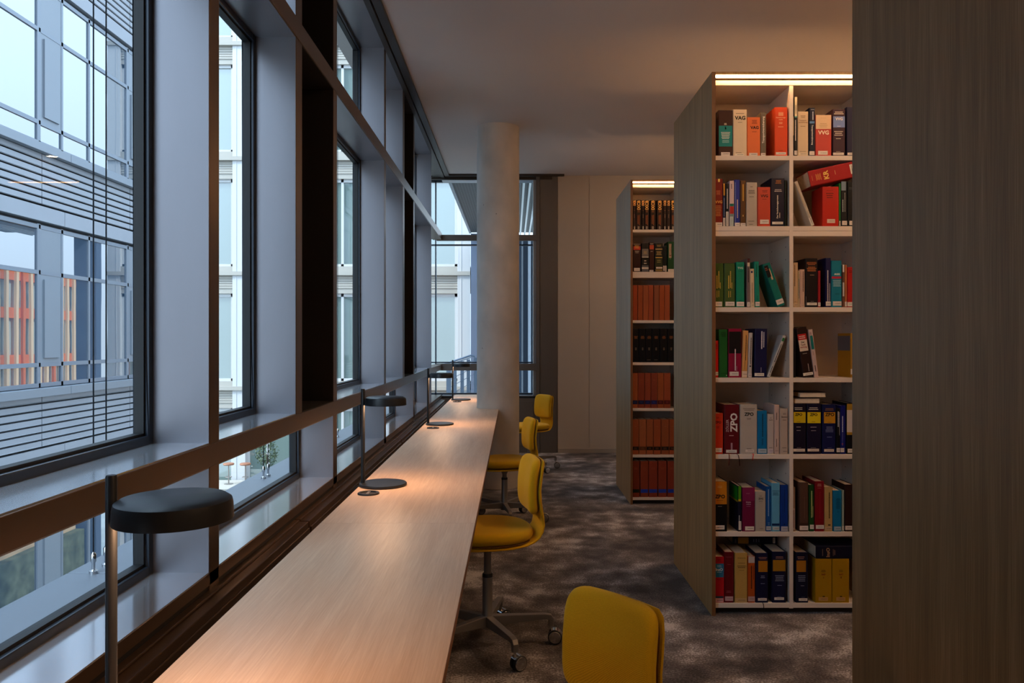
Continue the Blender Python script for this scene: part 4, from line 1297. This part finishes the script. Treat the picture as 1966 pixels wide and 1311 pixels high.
# ---- fourth shelf (origin 1360,590)
row(3, 590, 912, [
 (86, 132, 432, 'c01c10', 'low red book at the end panel', [('l', 100, 470, 545, 4, 46, '5c0c08'), ('tag', 72, 130, 838, 884)]),
 (138, 250, 285, '1d5c24', 'dark green book with black title lines', [('l', 198, 318, 382, 4, 80, '0a1c0c'), ('r', 232, 244, 878, 888, 'e8e8d0'), ('l', 200, 850, 868, 2, 80, '163c1a')]),
 (262, 432, 275, '8c1236', 'crimson book with a wide black panel', [('r', 262, 433, 314, 598, '120a0e'), ('v', 350, 540, 820, 14, 'd8c8cc'), ('v', 324, 630, 820, 12, '7c1c38'), ('v', 368, 760, 830, 6, 'c890a0'), ('tag', 276, 394, 836, 890)]),
 (434, 506, 300, 'd39a5a', 'peach orange book with upright title', [('v', 478, 360, 690, 10, '5c3c20'), ('v', 470, 700, 810, 6, 'a87840'), ('tag', 433, 509, 830, 908, 'd8c0a8')], {'lean': 1.6}),
 (513, 566, 330, 'bdb4ae', 'slim light grey book', [('v', 545, 390, 740, 10, '4a4440'), ('r', 532, 552, 755, 775, '2c2c34'), ('tag', 513, 565, 860, 908, 'c8beb8')], {'lean': 1.3}),
 (598, 760, 277, '15163f', 'thick navy book with white upright title', [('v', 688, 310, 540, 15, 'd8d4dc'), ('v', 714, 320, 520, 12, 'c8c4d0'), ('v', 684, 780, 845, 7, 'a8a4b8'), ('tag', 600, 724, 855, 894, 'e0d8cc')], {'lean': 0.8}),
 (762, 802, 335, 'c2bcb8', 'thin white book leaning right, green band near its top', [('r', 760, 804, 366, 412, '10602c'), ('v', 782, 450, 700, 10, '3c3c40'), ('v', 780, 760, 850, 8, '2c2c30'), ('tag', 763, 800, 852, 905)], {'lean': 21.5, 'dp': 0.15}),
 (1104, 1140, 285, '0e0c12', 'black book tucked at the divider', []),
 (1236, 1374, 262, '2a1714', 'black brown book leaning slightly, red and white label', [('r', 1238, 1352, 348, 424, 'b01c1c'), ('r', 1238, 1352, 424, 572, 'd8c4b0'), ('l', 1296, 366, 414, 2, 86, 'e8d0c4'), ('t', 'Der', 1296, 455, 44, '201810'), ('t', 'Tarif-', 1296, 490, 66, '7c2c20'), ('t', 'vertrag', 1296, 524, 88, 'a03024'), ('l', 1300, 598, 612, 1, 64, 'c8b8a8'), ('v', 1322, 740, 840, 10, 'a89890'), ('tag', 1238, 1368, 856, 892, 'e8dccb')], {'lean': -8.5}),
 (1380, 1440, 285, 'c4a8a0', 'pinkish white book leaning slightly, green oblong on spine', [('r', 1392, 1428, 365, 545, '0f6c68'), ('l', 1404, 320, 352, 2, 30, '7c5c58'), ('v', 1408, 570, 620, 6, '8c7470'), ('v', 1408, 755, 835, 10, '3c3434')], {'lean': -7.5}),
 (1850, 1940, 335, 'b07c1c', 'mustard book with grey upper cover, half behind end panel', [('tag', 1852, 1900, 800, 870)], {'side': [(0.135, 0.21, '6c6468')]}),
], 'fourth')
# ---- fifth shelf (origin 1360,730)
row(4, 730, 964, [
 (81, 192, 437, 'c23418', 'orange red book marked ZPO in dark red', [('t', 'ZPO', 124, 552, 86, '4a1008'), ('l', 124, 480, 505, 2, 46, '5c140a'), ('l', 124, 600, 632, 2, 46, '5c140a'), ('tag', 72, 176, 886, 942)]),
 (206, 402, 322, '5e0c16', 'dark red book with large white upright ZPO', [('t', 'ZPO', 330, 556, 248, 'ddd3cc', 90), ('t', 'ZÖLLER', 243, 597, 165, 'b89898', 90), ('l', 300, 716, 734, 1, 76, 'c8a8a8'), ('r', 292, 314, 820, 912, 'b08088'), ('tag', 230, 370, 910, 948, 'ddd3cc'),
   ('ribbon', 262, '5c0c14', [(0, -0.001, 0.006), (0, -0.012, -0.002), (0, -0.013, -0.03), (-0.002, -0.012, -0.056)]), ('ribbon', 360, '2c0c10', [(0, -0.001, 0.003), (0.008, -0.012, -0.004), (0.013, -0.013, -0.03), (0.015, -0.012, -0.058)])]),
 (412, 636, 320, 'b5aa9e', 'thick light grey book marked ZPO in black', [('t', 'ZPO', 528, 446, 122, '1c1814'), ('l', 530, 366, 402, 2, 170, '6c6058'), ('l', 528, 492, 520, 2, 66, '6c6058'), ('l', 530, 888, 902, 1, 80, '3c342c'), ('tag', 482, 592, 906, 938),
   ('ribbon', 575, 'c81c18', [(0, -0.001, 0.003), (0.001, -0.012, -0.002), (-0.002, -0.013, -0.014), (-0.003, -0.012, -0.03)])]),
 (640, 764, 402, '0a6da2', 'bright blue book with black upright title', [('v', 706, 440, 740, 14, '10344c'), ('v', 704, 760, 850, 20, '0a5078'), ('tag', 645, 756, 896, 952, 'a8b8c0')]),
 (768, 852, 445, 'bcb0aa', 'low grey white book', [('t', 'ZwVR', 812, 522, 44, '2c2824'), ('l', 812, 488, 502, 1, 30, '5c5450'), ('l', 812, 876, 890, 1, 56, '3c342c'), ('tag', 776, 848, 902, 948, 'c4b8c0')]),
 (856, 924, 325, 'c4aca2', 'tall slim pinkish white book', [('v', 888, 425, 520, 12, '6c5854'), ('v', 888, 765, 870, 9, '5c4844'), ('l', 892, 920, 930, 1, 50, '6c5854')]),
 (930, 1036, 372, 'b7a698', 'cream grey book at the divider', [('t', 'Beweis', 990, 482, 76, '2c2018'), ('l', 990, 430, 454, 2, 50, '5c5048'), ('l', 990, 514, 530, 1, 56, '4c4038'), ('l', 990, 878, 892, 1, 70, '3c342c'), ('l', 1000, 922, 936, 1, 56, '5c5048')]),
 (1104, 1272, 315, '171225', 'dark navy book with yellow ZPO panel, next to divider', [('r', 1104, 1268, 418, 558, 'd3b414'), ('t', 'ZPO', 1174, 450, 94, '1c1608'), ('l', 1174, 352, 396, 2, 130, 'd0c4bc'), ('l', 1174, 540, 550, 1, 50, '4c4008'), ('l', 1174, 604, 622, 1, 74, 'b8acb0'), ('l', 1174, 650, 666, 1, 66, 'b8acb0'), ('l', 1180, 876, 888, 1, 80, '8c8080'), ('tag', 1104, 1256, 896, 932, 'e0d0c0')]),
 (1282, 1468, 315, '15112c', 'dark navy book with yellow ZPO panel, second from divider', [('r', 1286, 1465, 420, 562, 'dcc414'), ('t', 'ZPO', 1370, 452, 98, '1c1608'), ('l', 1368, 352, 396, 2, 136, 'd0c4bc'), ('l', 1368, 540, 552, 1, 50, '4c4008'), ('l', 1368, 606, 624, 1, 100, 'b8acb0'), ('l', 1368, 652, 668, 1, 66, 'b8acb0'), ('l', 1368, 876, 888, 1, 80, '8c8080'), ('tag', 1290, 1440, 896, 930, 'e0d0c0')]),
 (1482, 1658, 320, '101646', 'navy book with amber ZPO panel', [('r', 1504, 1652, 420, 564, 'c08a1c'), ('t', 'ZPO', 1578, 450, 120, '1c1608'), ('l', 1576, 364, 402, 2, 120, 'a06c40'), ('l', 1578, 545, 556, 1, 56, '4c3808'), ('l', 1576, 604, 684, 4, 106, '8088b0'), ('l', 1576, 736, 752, 1, 74, '8088b0'), ('l', 1576, 880, 890, 1, 76, '6870a0'), ('tag', 1506, 1634, 900, 934, 'e0d0c0')]),
 (1666, 1718, 372, '0c0b12', 'thin black book with upright white title', [('v', 1690, 410, 610, 12, 'c8c8cc'), ('v', 1706, 420, 720, 7, '9898a0'), ('tag', 1668, 1716, 886, 940)]),
 (1720, 1790, 335, '0e1466', 'royal blue book with a tiny red dot', [('v', 1746, 470, 680, 12, 'b8c0e0'), ('v', 1746, 690, 860, 6, '6870b0'), ('r', 1736, 1754, 826, 844, 'c02838'), ('tag', 1722, 1768, 886, 940)]),
 (1796, 1890, 300, '0c0c14', 'black book with gold framed white panel', [('r', 1796, 1890, 312, 392, 'a07c24'), ('r', 1796, 1890, 392, 680, 'c8bcb4'), ('r', 1796, 1890, 680, 716, 'a07c24'), ('tag', 1812, 1880, 896, 948)]),
], 'fifth')
def flat_book(px0, px1, py0, py1, d, dp, col, label, zbot, spine_out=False):
    """lying flat, fore edge to the room"""
    w = (py1 - py0) * d / F
    h = (px1 - px0) * d / F
    x0 = wx(px0, d)
    m = Matrix(((0, 0, 1), (0, -1, 0), (1, 0, 0)))
    b = make_book(w, h, dp, col, [], label, 'law books in the large bookcase', (0, 0, 0))
    b.rotation_euler = m.to_euler()
    b.location = (x0, d + dp, zbot + w / 2)
    return b
zt = SH_Z[4] + (964 - 315) * BD / (F * CRS) + 0.001
flat_book(1526, 1574.6, 764.2, 775.5, BD + 0.01, 0.13, '3a2018', 'book lying flat on the dark blue ZPO volumes, pink page edges showing', zt)
flat_book(1535.5, 1586, 752.5, 763.2, BD + 0.012, 0.13, '0d0b10', 'black book lying topmost on the flat one above the ZPO volumes', zt + 11.3 * (BD + .01) / F + 0.001)
# ---- sixth shelf (origin 1360,880)
row(5, 880, 950, [
 (81, 246, 300, '0c0a0d', 'black book with large orange upper half marked ZPO', [('r', 70, 246, 300, 596, 'c87814'), ('t', 'ZPO', 150, 495, 134, '1c1008'), ('l', 150, 354, 386, 2, 60, 'd8a868'), ('l', 150, 538, 552, 1, 116, '7c4408'), ('l', 150, 616, 630, 1, 68, '9c948c'), ('tag', 90, 210, 870, 924)]),
 (384, 432, 360, '0f0f24', 'dark book with green top and yellow band', [('r', 380, 430, 360, 530, '4c8c10'), ('r', 380, 430, 530, 558, 'c8a014'), ('v', 402, 740, 820, 8, 'c8c8c8'), ('tag', 394, 428, 816, 930)], {'side': [(0.155, 0.222, '1c8c14'), (0.146, 0.155, 'c0a020')]}),
 (441, 608, 380, '6b1238', 'magenta book with small white title', [('r', 440, 604, 380, 552, '7c1c48'), ('t', 'Schieds-', 522, 568, 66, 'd8b8c4'), ('t', 'verfahren', 522, 594, 62, 'd8b8c4'), ('l', 516, 450, 462, 1, 50, 'b07890'), ('l', 522, 616, 628, 1, 56, 'b07890'), ('tag', 478, 594, 884, 936)]),
 (610, 746, 432, 'aca294', 'light grey book marked ZVG', [('t', 'ZVG', 682, 523, 62, '2c2824'), ('l', 682, 482, 496, 1, 40, '5c5450'), ('l', 682, 550, 564, 1, 50, '5c5450'), ('l', 690, 908, 920, 1, 60, '4c4440')]),
 (750, 818, 366, '0e4a8c', 'mid blue book with upright title', [('v', 782, 400, 750, 11, '8ca8c8'), ('l', 786, 830, 870, 3, 30, '6c90b8'), ('tag', 752, 816, 882, 934, 'a8b0b8')]),
 (822, 932, 322, '5ea2c4', 'light blue book with navy foot band', [('r', 821, 932, 846, 876, '0e2c5c'), ('l', 880, 416, 430, 1, 94, '1c3c5c'), ('l', 876, 440, 482, 3, 86, '1c3c5c'), ('tag', 836, 924, 888, 930, 'b0b8b8')]),
 (938, 1038, 345, '0b3486', 'royal blue book at the divider', [('v', 992, 400, 700, 6, '0a2458'), ('r', 982, 1000, 850, 864, '081c48'), ('tag', 946, 1036, 884, 944, 'a8a8b4')]),
 (1103, 1132, 375, '8c6c54', 'thin tan book at the divider', [('r', 1096, 1130, 650, 930, 'b09484'), ('v', 1110, 670, 900, 9, '6c4434')]),
 (1184, 1302, 312, '54392e', 'brown book with plain spine', [('v', 1250, 500, 780, 6, '6c5040'), ('r', 1184, 1302, 838, 874, '40281e'), ('tag', 1188, 1300, 876, 932)]),
 (1308, 1378, 345, '174018', 'forest green book with gold upright title', [('v', 1344, 420, 770, 12, 'b8c080'), ('v', 1360, 620, 760, 6, 'a0a870'), ('tag', 1322, 1374, 862, 918)]),
 (1386, 1508, 298, '7c0c1a', 'dark red book with gold heading', [('l', 1446, 326, 366, 3, 66, 'c88878'), ('l', 1444, 380, 390, 1, 60, 'b07060'), ('v', 1452, 430, 780, 6, '94202c'), ('tag', 1398, 1506, 866, 916)]),
 (1512, 1616, 372, 'b8965e', 'cream tan book with black upright title', [('v', 1574, 440, 780, 12, '2c2014'), ('r', 1558, 1590, 858, 874, '3c2c1c'), ('tag', 1516, 1606, 888, 932, 'bca080')]),
 (1622, 1736, 418, '0c6c98', 'turquoise blue book with black title block', [('l', 1690, 516, 660, 9, 60, '083850'), ('l', 1690, 688, 700, 1, 40, '083850'), ('tag', 1636, 1726, 886, 938, '9cb0bc')]),
 (1740, 1768, 415, '98a498', 'thin pale green book', [('tag', 1742, 1766, 880, 930)]),
 (1776, 1890, 340, '2a1512', 'dark brown book beside the end panel', [('tag', 1780, 1870, 876, 930)]),
], 'sixth')
# ---- bottom shelf (origin 1360,1020)
row(6, 1020, 932, [
 (81, 208, 335, 'a80f18', 'red book with blue InsO panel', [('r', 86, 202, 424, 602, '1c6484'), ('t', 'InsO', 142, 500, 92, 'c8d0d0'), ('l', 142, 440, 474, 2, 76, '90b8c4'), ('l', 142, 526, 544, 1, 76, '90b8c4'), ('l', 140, 362, 400, 3, 50, '5c0810'), ('l', 142, 626, 640, 1, 60, '5c0810'), ('r', 84, 196, 846, 872, '1c3444'), ('tag', 82, 196, 874, 928, 'c89898')]),
 (214, 330, 275, '600812', 'dark red book with faint title', [('l', 266, 332, 342, 1, 90, 'a05058'), ('l', 270, 430, 440, 1, 50, 'a05058'), ('l', 266, 772, 806, 2, 66, 'a05058'), ('tag', 216, 322, 850, 908, 'c8a0a0')]),
 (344, 508, 286, 'b8914a', 'cream yellow book with small black title', [('t', 'Handkommentar', 434, 350, 106, '2c2010'), ('l', 434, 410, 424, 1, 112, '4c3818'), ('l', 434, 446, 484, 2, 120, '3c2c14'), ('l', 434, 506, 516, 1, 76, '5c4420'), ('tag', 350, 500, 872, 926, 'c09c68')]),
 (514, 608, 332, 'b04a10', 'orange book with white top', [('r', 512, 608, 332, 414, 'b8aca4'), ('v', 562, 450, 750, 13, '3c1c0c'), ('v', 588, 450, 630, 9, '5c2810'), ('tag', 516, 606, 850, 914, 'c09890')]),
 (614, 778, 288, '0e0f30', 'navy book with gold panel, nearer the orange book', [('r', 650, 770, 388, 532, 'a86c10'), ('l', 708, 334, 370, 2, 110, 'a07468'), ('l', 708, 575, 616, 2, 60, '8890a8'), ('l', 708, 676, 690, 1, 66, '8890a8'), ('l', 708, 862, 872, 1, 66, '687090'), ('tag', 644, 760, 872, 906),
   ('ribbon', 700, '08080c', [(0, 0.0, 0.003), (0.002, -0.012, -0.002), (0.004, -0.013, -0.018), (0.003, -0.012, -0.03)])]),
 (832, 1012, 270, '0d0f30', 'navy book with gold panel, next to the divider', [('r', 840, 1003, 376, 522, 'a07010'), ('l', 926, 326, 362, 2, 120, 'a07468'), ('l', 926, 570, 656, 4, 130, '8890a8'), ('l', 928, 700, 712, 1, 70, '8890a8'), ('l', 924, 848, 858, 1, 66, '687090'), ('tag', 858, 984, 862, 896)]),
 (1138, 1300, 278, '0b0d28', 'navy book with gold panel just past the divider', [('r', 1146, 1270, 384, 532, 'a86c14'), ('l', 1204, 326, 370, 2, 110, 'a07468'), ('l', 1216, 570, 660, 4, 100, '8890a8'), ('l', 1226, 704, 718, 1, 66, '8890a8'), ('l', 1234, 856, 866, 1, 66, '687090'), ('tag', 1176, 1288, 874, 908)]),
 (1390, 1608, 362, 'a87c06', 'yellow volume one of the yellow pair', [('l', 1498, 502, 536, 2, 66, '5c4404'), ('t', 'InsO', 1498, 564, 50, '7c1c08'), ('t', 'I', 1498, 606, 5, '5c2404'), ('r', 1486, 1516, 844, 858, '3c2c08'), ('tag', 1434, 1556, 860, 908, 'c09054')]),
 (1614, 1836, 362, 'aa7e06', 'yellow volume two of the yellow pair', [('l', 1726, 502, 536, 2, 66, '5c4404'), ('t', 'InsO', 1726, 562, 50, '7c1c08'), ('t', 'II', 1726, 604, 14, '5c2404'), ('r', 1712, 1740, 844, 858, '3c2c08'), ('tag', 1664, 1782, 860, 908, 'c09054')]),
], 'bottom')
# lying navy volumes of the bottom shelf
hz0 = SH_Z[6] + (932 - 362) * BD / (F * CRS) + 0.0012
make_book(0.064, 0.238, 0.165, '0c0b22',
 [('t', 'InsO', 0.0, 0.178, 0.046, 'b08460', 0), ('l', 0, 0.202, 0.208, 1, 0.036, '8c7060'), ('l', 0, 0.14, 0.154, 3, 0.036, '8c7060'), ('tag', -0.02, 0.02, 0.01, 0.025, 'ddd0c4')],
 'thick dark navy book marked InsO lying across the yellow pair, bottom shelf', 'law books in the large bookcase',
 (wx(1566.5, BD) + 0.238, BD - 0.001, hz0 + 0.032), (0, -PI / 2, 0))
zl = SH_Z[6] + (932 - 270) * BD / (F * CRS) + 0.0012
make_book(0.040, 0.232, 0.15, '0c0d26',
 [('r', -0.017, 0.017, 0.150, 0.205, 'a07014'), ('l', -0.003, 0.214, 0.222, 2, 0.026, '706870'), ('l', 0, 0.09, 0.13, 3, 0.02, '606478'), ('tag', -0.015, 0.015, 0.012, 0.024, 'ddd0c4')],
 'dark navy book lying flat on top at the back, bottom shelf, first bay', 'law books in the large bookcase',
 (wx(1407, 4.018) + 0.232, 4.018, zl + 0.020), (0, -PI / 2, 0))

# ---- books of the farther case
BD2 = 6.478
def far_row(row_i, crs, oy, ybot, books, phrase):
    s = BD2 / (F * crs)
    z0 = SH_Z[row_i]
    for j, (x0, x1, top, col, desc, dec, grp) in enumerate(books):
        x0 = max(x0, (CX + 1.0037 * F / BD2 - 1205) * crs)
        w = (x1 - x0) * s; h = (ybot - top) * s; xm = (x0 + x1) / 2
        out = []
        def X(x): return (x - xm) * s
        def Z(y): return (ybot - y) * s
        for q in dec:
            k = q[0]
            if k in ('r', 'tag'): out.append((k, X(q[1]), X(q[2]), Z(q[4]), Z(q[3]), q[5] if len(q) > 5 else TG))
            elif k == 'l': out.append(('l', X(q[1]), Z(q[3]), Z(q[2]), q[4], q[5] * s, q[6]))
            elif k == 'v': out.append(('v', X(q[1]), Z(q[3]), Z(q[2]), q[4] * s, q[5]))
            elif k == 't': out.append(('t', q[1], X(q[2]), Z(q[3]), q[4] * s, q[5], q[6] if len(q) > 6 else 0))
        make_book(w, h, 0.165, col, out, desc, grp, (wx(1205 + xm / crs, BD2), BD2, z0 + 0.0004))
GOLD = 'e0a44c'
NTH = ['first', 'second', 'third', 'fourth', 'fifth', 'sixth', 'seventh', 'eighth', 'ninth', 'tenth', 'eleventh', 'twelfth']
bl = []
for i, (a, b, big) in enumerate([(72, 102, 0), (106, 174, 1), (180, 210, 0), (214, 270, 1), (284, 353, 1), (368, 442, 1), (449, 489, 0), (494, 540, 0), (546, 600, 1)]):
    m = (a + b) / 2
    if big:
        dec = [('t', 'IXCB', m, 338, 118, 'f0b45c', 90), ('l', m, 405, 430, 3, 34, '9c5c24'), ('v', m - 9, 465, 575, 10, '8c4a20'), ('v', m + 7, 460, 590, 10, '8c4a20'), ('r', m - 12, m - 4, 604, 640, 'a8988c'), ('r', m + 1, m + 9, 604, 640, 'a8988c')]
        t = 'wide'
    else:
        dec = [('t', 'IXB', m, 312, 66, 'e8a860', 90), ('l', m, 400, 412, 1, 18, '9c6c4c'), ('v', m, 450, 500, 7, '8c6c5c'), ('r', m - 8, m + 8, 604, 640, 'b0a498')]
        t = 'narrow'
    bl.append((a, b, 275, '24110c', '%s black volume with gold letters, %s on the farther case top shelf' % (t, NTH[i]), dec, 'gold lettered black volumes'))
far_row(0, 6.558, 340, 646, bl, '')
far_row(1, 6.558, 340, 1182, [
 (70, 166, 830, '2c0d0a', 'dark red volume with bright red band, farther case second shelf', [('r', 70, 166, 862, 906, 'b8341c'), ('l', 118, 830, 840, 1, 90, 'c8b4a0'), ('l', 118, 915, 950, 3, 56, 'b8a890'), ('l', 118, 845, 890, 4, 60, 'd8a040'), ('tag', 80, 154, 1134, 1172)], 'mixed volumes on the farther case'),
 (176, 267, 822, '161110', 'black volume with silver grey panel, farther case second shelf', [('r', 178, 264, 894, 990, '6c655f'), ('r', 176, 266, 992, 1002, 'c8c0b0'), ('l', 222, 920, 960, 3, 50, 'b89c60'), ('l', 222, 1028, 1092, 2, 36, 'c8b8a0'), ('r', 176, 266, 1102, 1176, '5c5c60'), ('tag', 178, 264, 1126, 1146)], 'mixed volumes on the farther case'),
 (272, 334, 812, '34100a', 'slim dark red volume with orange band, farther case second shelf', [('r', 276, 330, 846, 900, 'c04820'), ('l', 303, 820, 840, 2, 46, 'c8b4a0'), ('l', 303, 918, 934, 1, 30, 'b8a890'), ('tag', 274, 324, 1160, 1180)], 'mixed volumes on the farther case'),
 (342, 444, 822, '15140f', 'black volume with gold bands and green lower panel, farther case', [('r', 350, 438, 892, 902, 'd0b070'), ('r', 350, 438, 998, 1008, 'd0a850'), ('r', 350, 438, 1010, 1120, '2c3018'), ('l', 394, 920, 975, 4, 76, 'b8a060'), ('l', 394, 1026, 1072, 2, 56, '8c8450'), ('l', 394, 840, 870, 3, 60, 'a88c50'), ('tag', 358, 436, 1122, 1142), ('r', 350, 438, 1150, 1174, '8c7440')], 'mixed volumes on the farther case'),
 (447, 468, 860, '1a1a18', 'thin black book with white foot label beside gold banded volume', [('tag', 448, 467, 1106, 1170)], 'mixed volumes on the farther case'),
 (471, 492, 850, '17201a', 'thin blackish book touching the green volume, farther case', [('tag', 472, 491, 1106, 1178)], 'mixed volumes on the farther case'),
 (505, 600, 802, '0f4420', 'green volume with a red framed panel, farther case second shelf', [('r', 520, 552, 830, 1006, 'c8a88c'), ('r', 524, 549, 836, 985, 'b02c1c'), ('v', 536, 850, 970, 10, 'd8c0a0'), ('l', 538, 1012, 1024, 1, 24, 'b8a870'), ('tag', 508, 590, 1148, 1180)], 'mixed volumes on the farther case'),
], '')
def tan(i, base, band, word, shelf):
    return '%s volume with %s, %s from the end panel on the %s shelf' % (base, band, NTH[i], shelf)
far_row(2, 7.283, 530, 614, [(a, b, 124, c, '%s leather volume without band, %s from the end panel' % (nm, NTH[i]), [], 'plain tan volumes on the third shelf')
    for i, (a, b, c, nm) in enumerate([(74, 137, '9a4424', 'reddish'), (143, 211, '9c4c26', 'tan brown'), (215, 289, 'a2542f', 'tan brown'), (291, 360, '9c4a2a', 'tan brown'), (368, 440, '8c5034', 'greyish tan'), (443, 514, '9e4c26', 'tan brown'), (517, 590, 'a0502e', 'tan brown')])], '')
far_row(3, 7.283, 530, 1212, [(a, b, 740, '0b0a0e', 'black volume with small gold print, %s from the end panel, fourth shelf' % NTH[i],
    [('l', (a + b) / 2 + 4, 842, 885, 3, 54, 'b06a38'), ('l', (a + b) / 2 + 4, 1004, 1045, 3, 26, '9c8468')] + ([('l', (a + b) / 2, 1172, 1184, 1, 52, '8c7c6c')] if i in (2, 3) else []), 'black volumes on the fourth shelf')
    for i, (a, b) in enumerate([(66, 158), (162, 250), (254, 340), (344, 446), (450, 558), (562, 650)])], '')
far_row(4, 4.68, 700, 401, [(a, b, 86, c, 'tan volume with %s band, %s from the end panel, fifth shelf' % (bn, NTH[i]),
    [('r', a, b, 331, 366, bc), ('l', (a + b) / 2, 338, 358, 2, 30, lc), ('l', (a + b) / 2, 145, 152, 1, 24, 'b07048')], 'tan volumes on the fifth shelf')
    for i, (a, b, c, bn, bc, lc) in enumerate([(40, 91, '9c5028', 'navy', '10143c', '3c4470'), (93, 151, '8c3c24', 'navy', '10143c', '3c4470'), (153, 208, '94432a', 'navy', '121650', '3c4480'), (210, 266, '8c3f2a', 'navy', '121658', '3c4488'), (268, 323, 'a0522c', 'wine red', '4c1018', '8c4040'), (325, 386, '9c4c2e', 'wine red', '521018', '8c4040')])], '')
far_row(5, 4.68, 700, 821, [(a, b, 506, c, 'tan volume with %s band, %s from the end panel, sixth shelf' % (bn, NTH[i]),
    [('r', a + 2, b - 2, 751, 782, bc), ('l', (a + b) / 2, 758, 776, 2, 34, '7c5030'), ('l', (a + b) / 2, 566, 573, 1, 24, 'b07048')], 'tan volumes on the sixth shelf')
    for i, (a, b, c, bn, bc) in enumerate([(40, 101, '9a4c28', 'black', '180c08'), (103, 166, 'a05a34', 'brown', '5c3018'), (169, 229, '9c5430', 'black', '140c0a'), (232, 298, '9a4c2a', 'black', '140c0a'), (302, 371, '94502e', 'black', '140c0a'), (373, 436, '9a4c28', 'black', '140c0a')])], '')
far_row(6, 4.68, 700, 1207, [(a, b, 884, c, 'red brown volume with %s band, %s from the end panel, bottom shelf' % (bn, NTH[i]),
    [('r', a + 2, b - 2, 1136, 1168, bc), ('l', (a + b) / 2, 940, 960, 2, 40, '9c4c30')], 'red brown volumes on the bottom shelf')
    for i, (a, b, c, bn, bc) in enumerate([(40, 108, '7c3018', 'dark green', '101c0c'), (114, 185, '8a3c24', 'bright blue', '1c3cb0'), (190, 268, '8a3824', 'bright blue', '1c3cb0'), (275, 350, '8a3a26', 'bright blue', '1c3cb0'), (358, 432, '8a3824', 'bright blue', '1c3cb0')])], '')
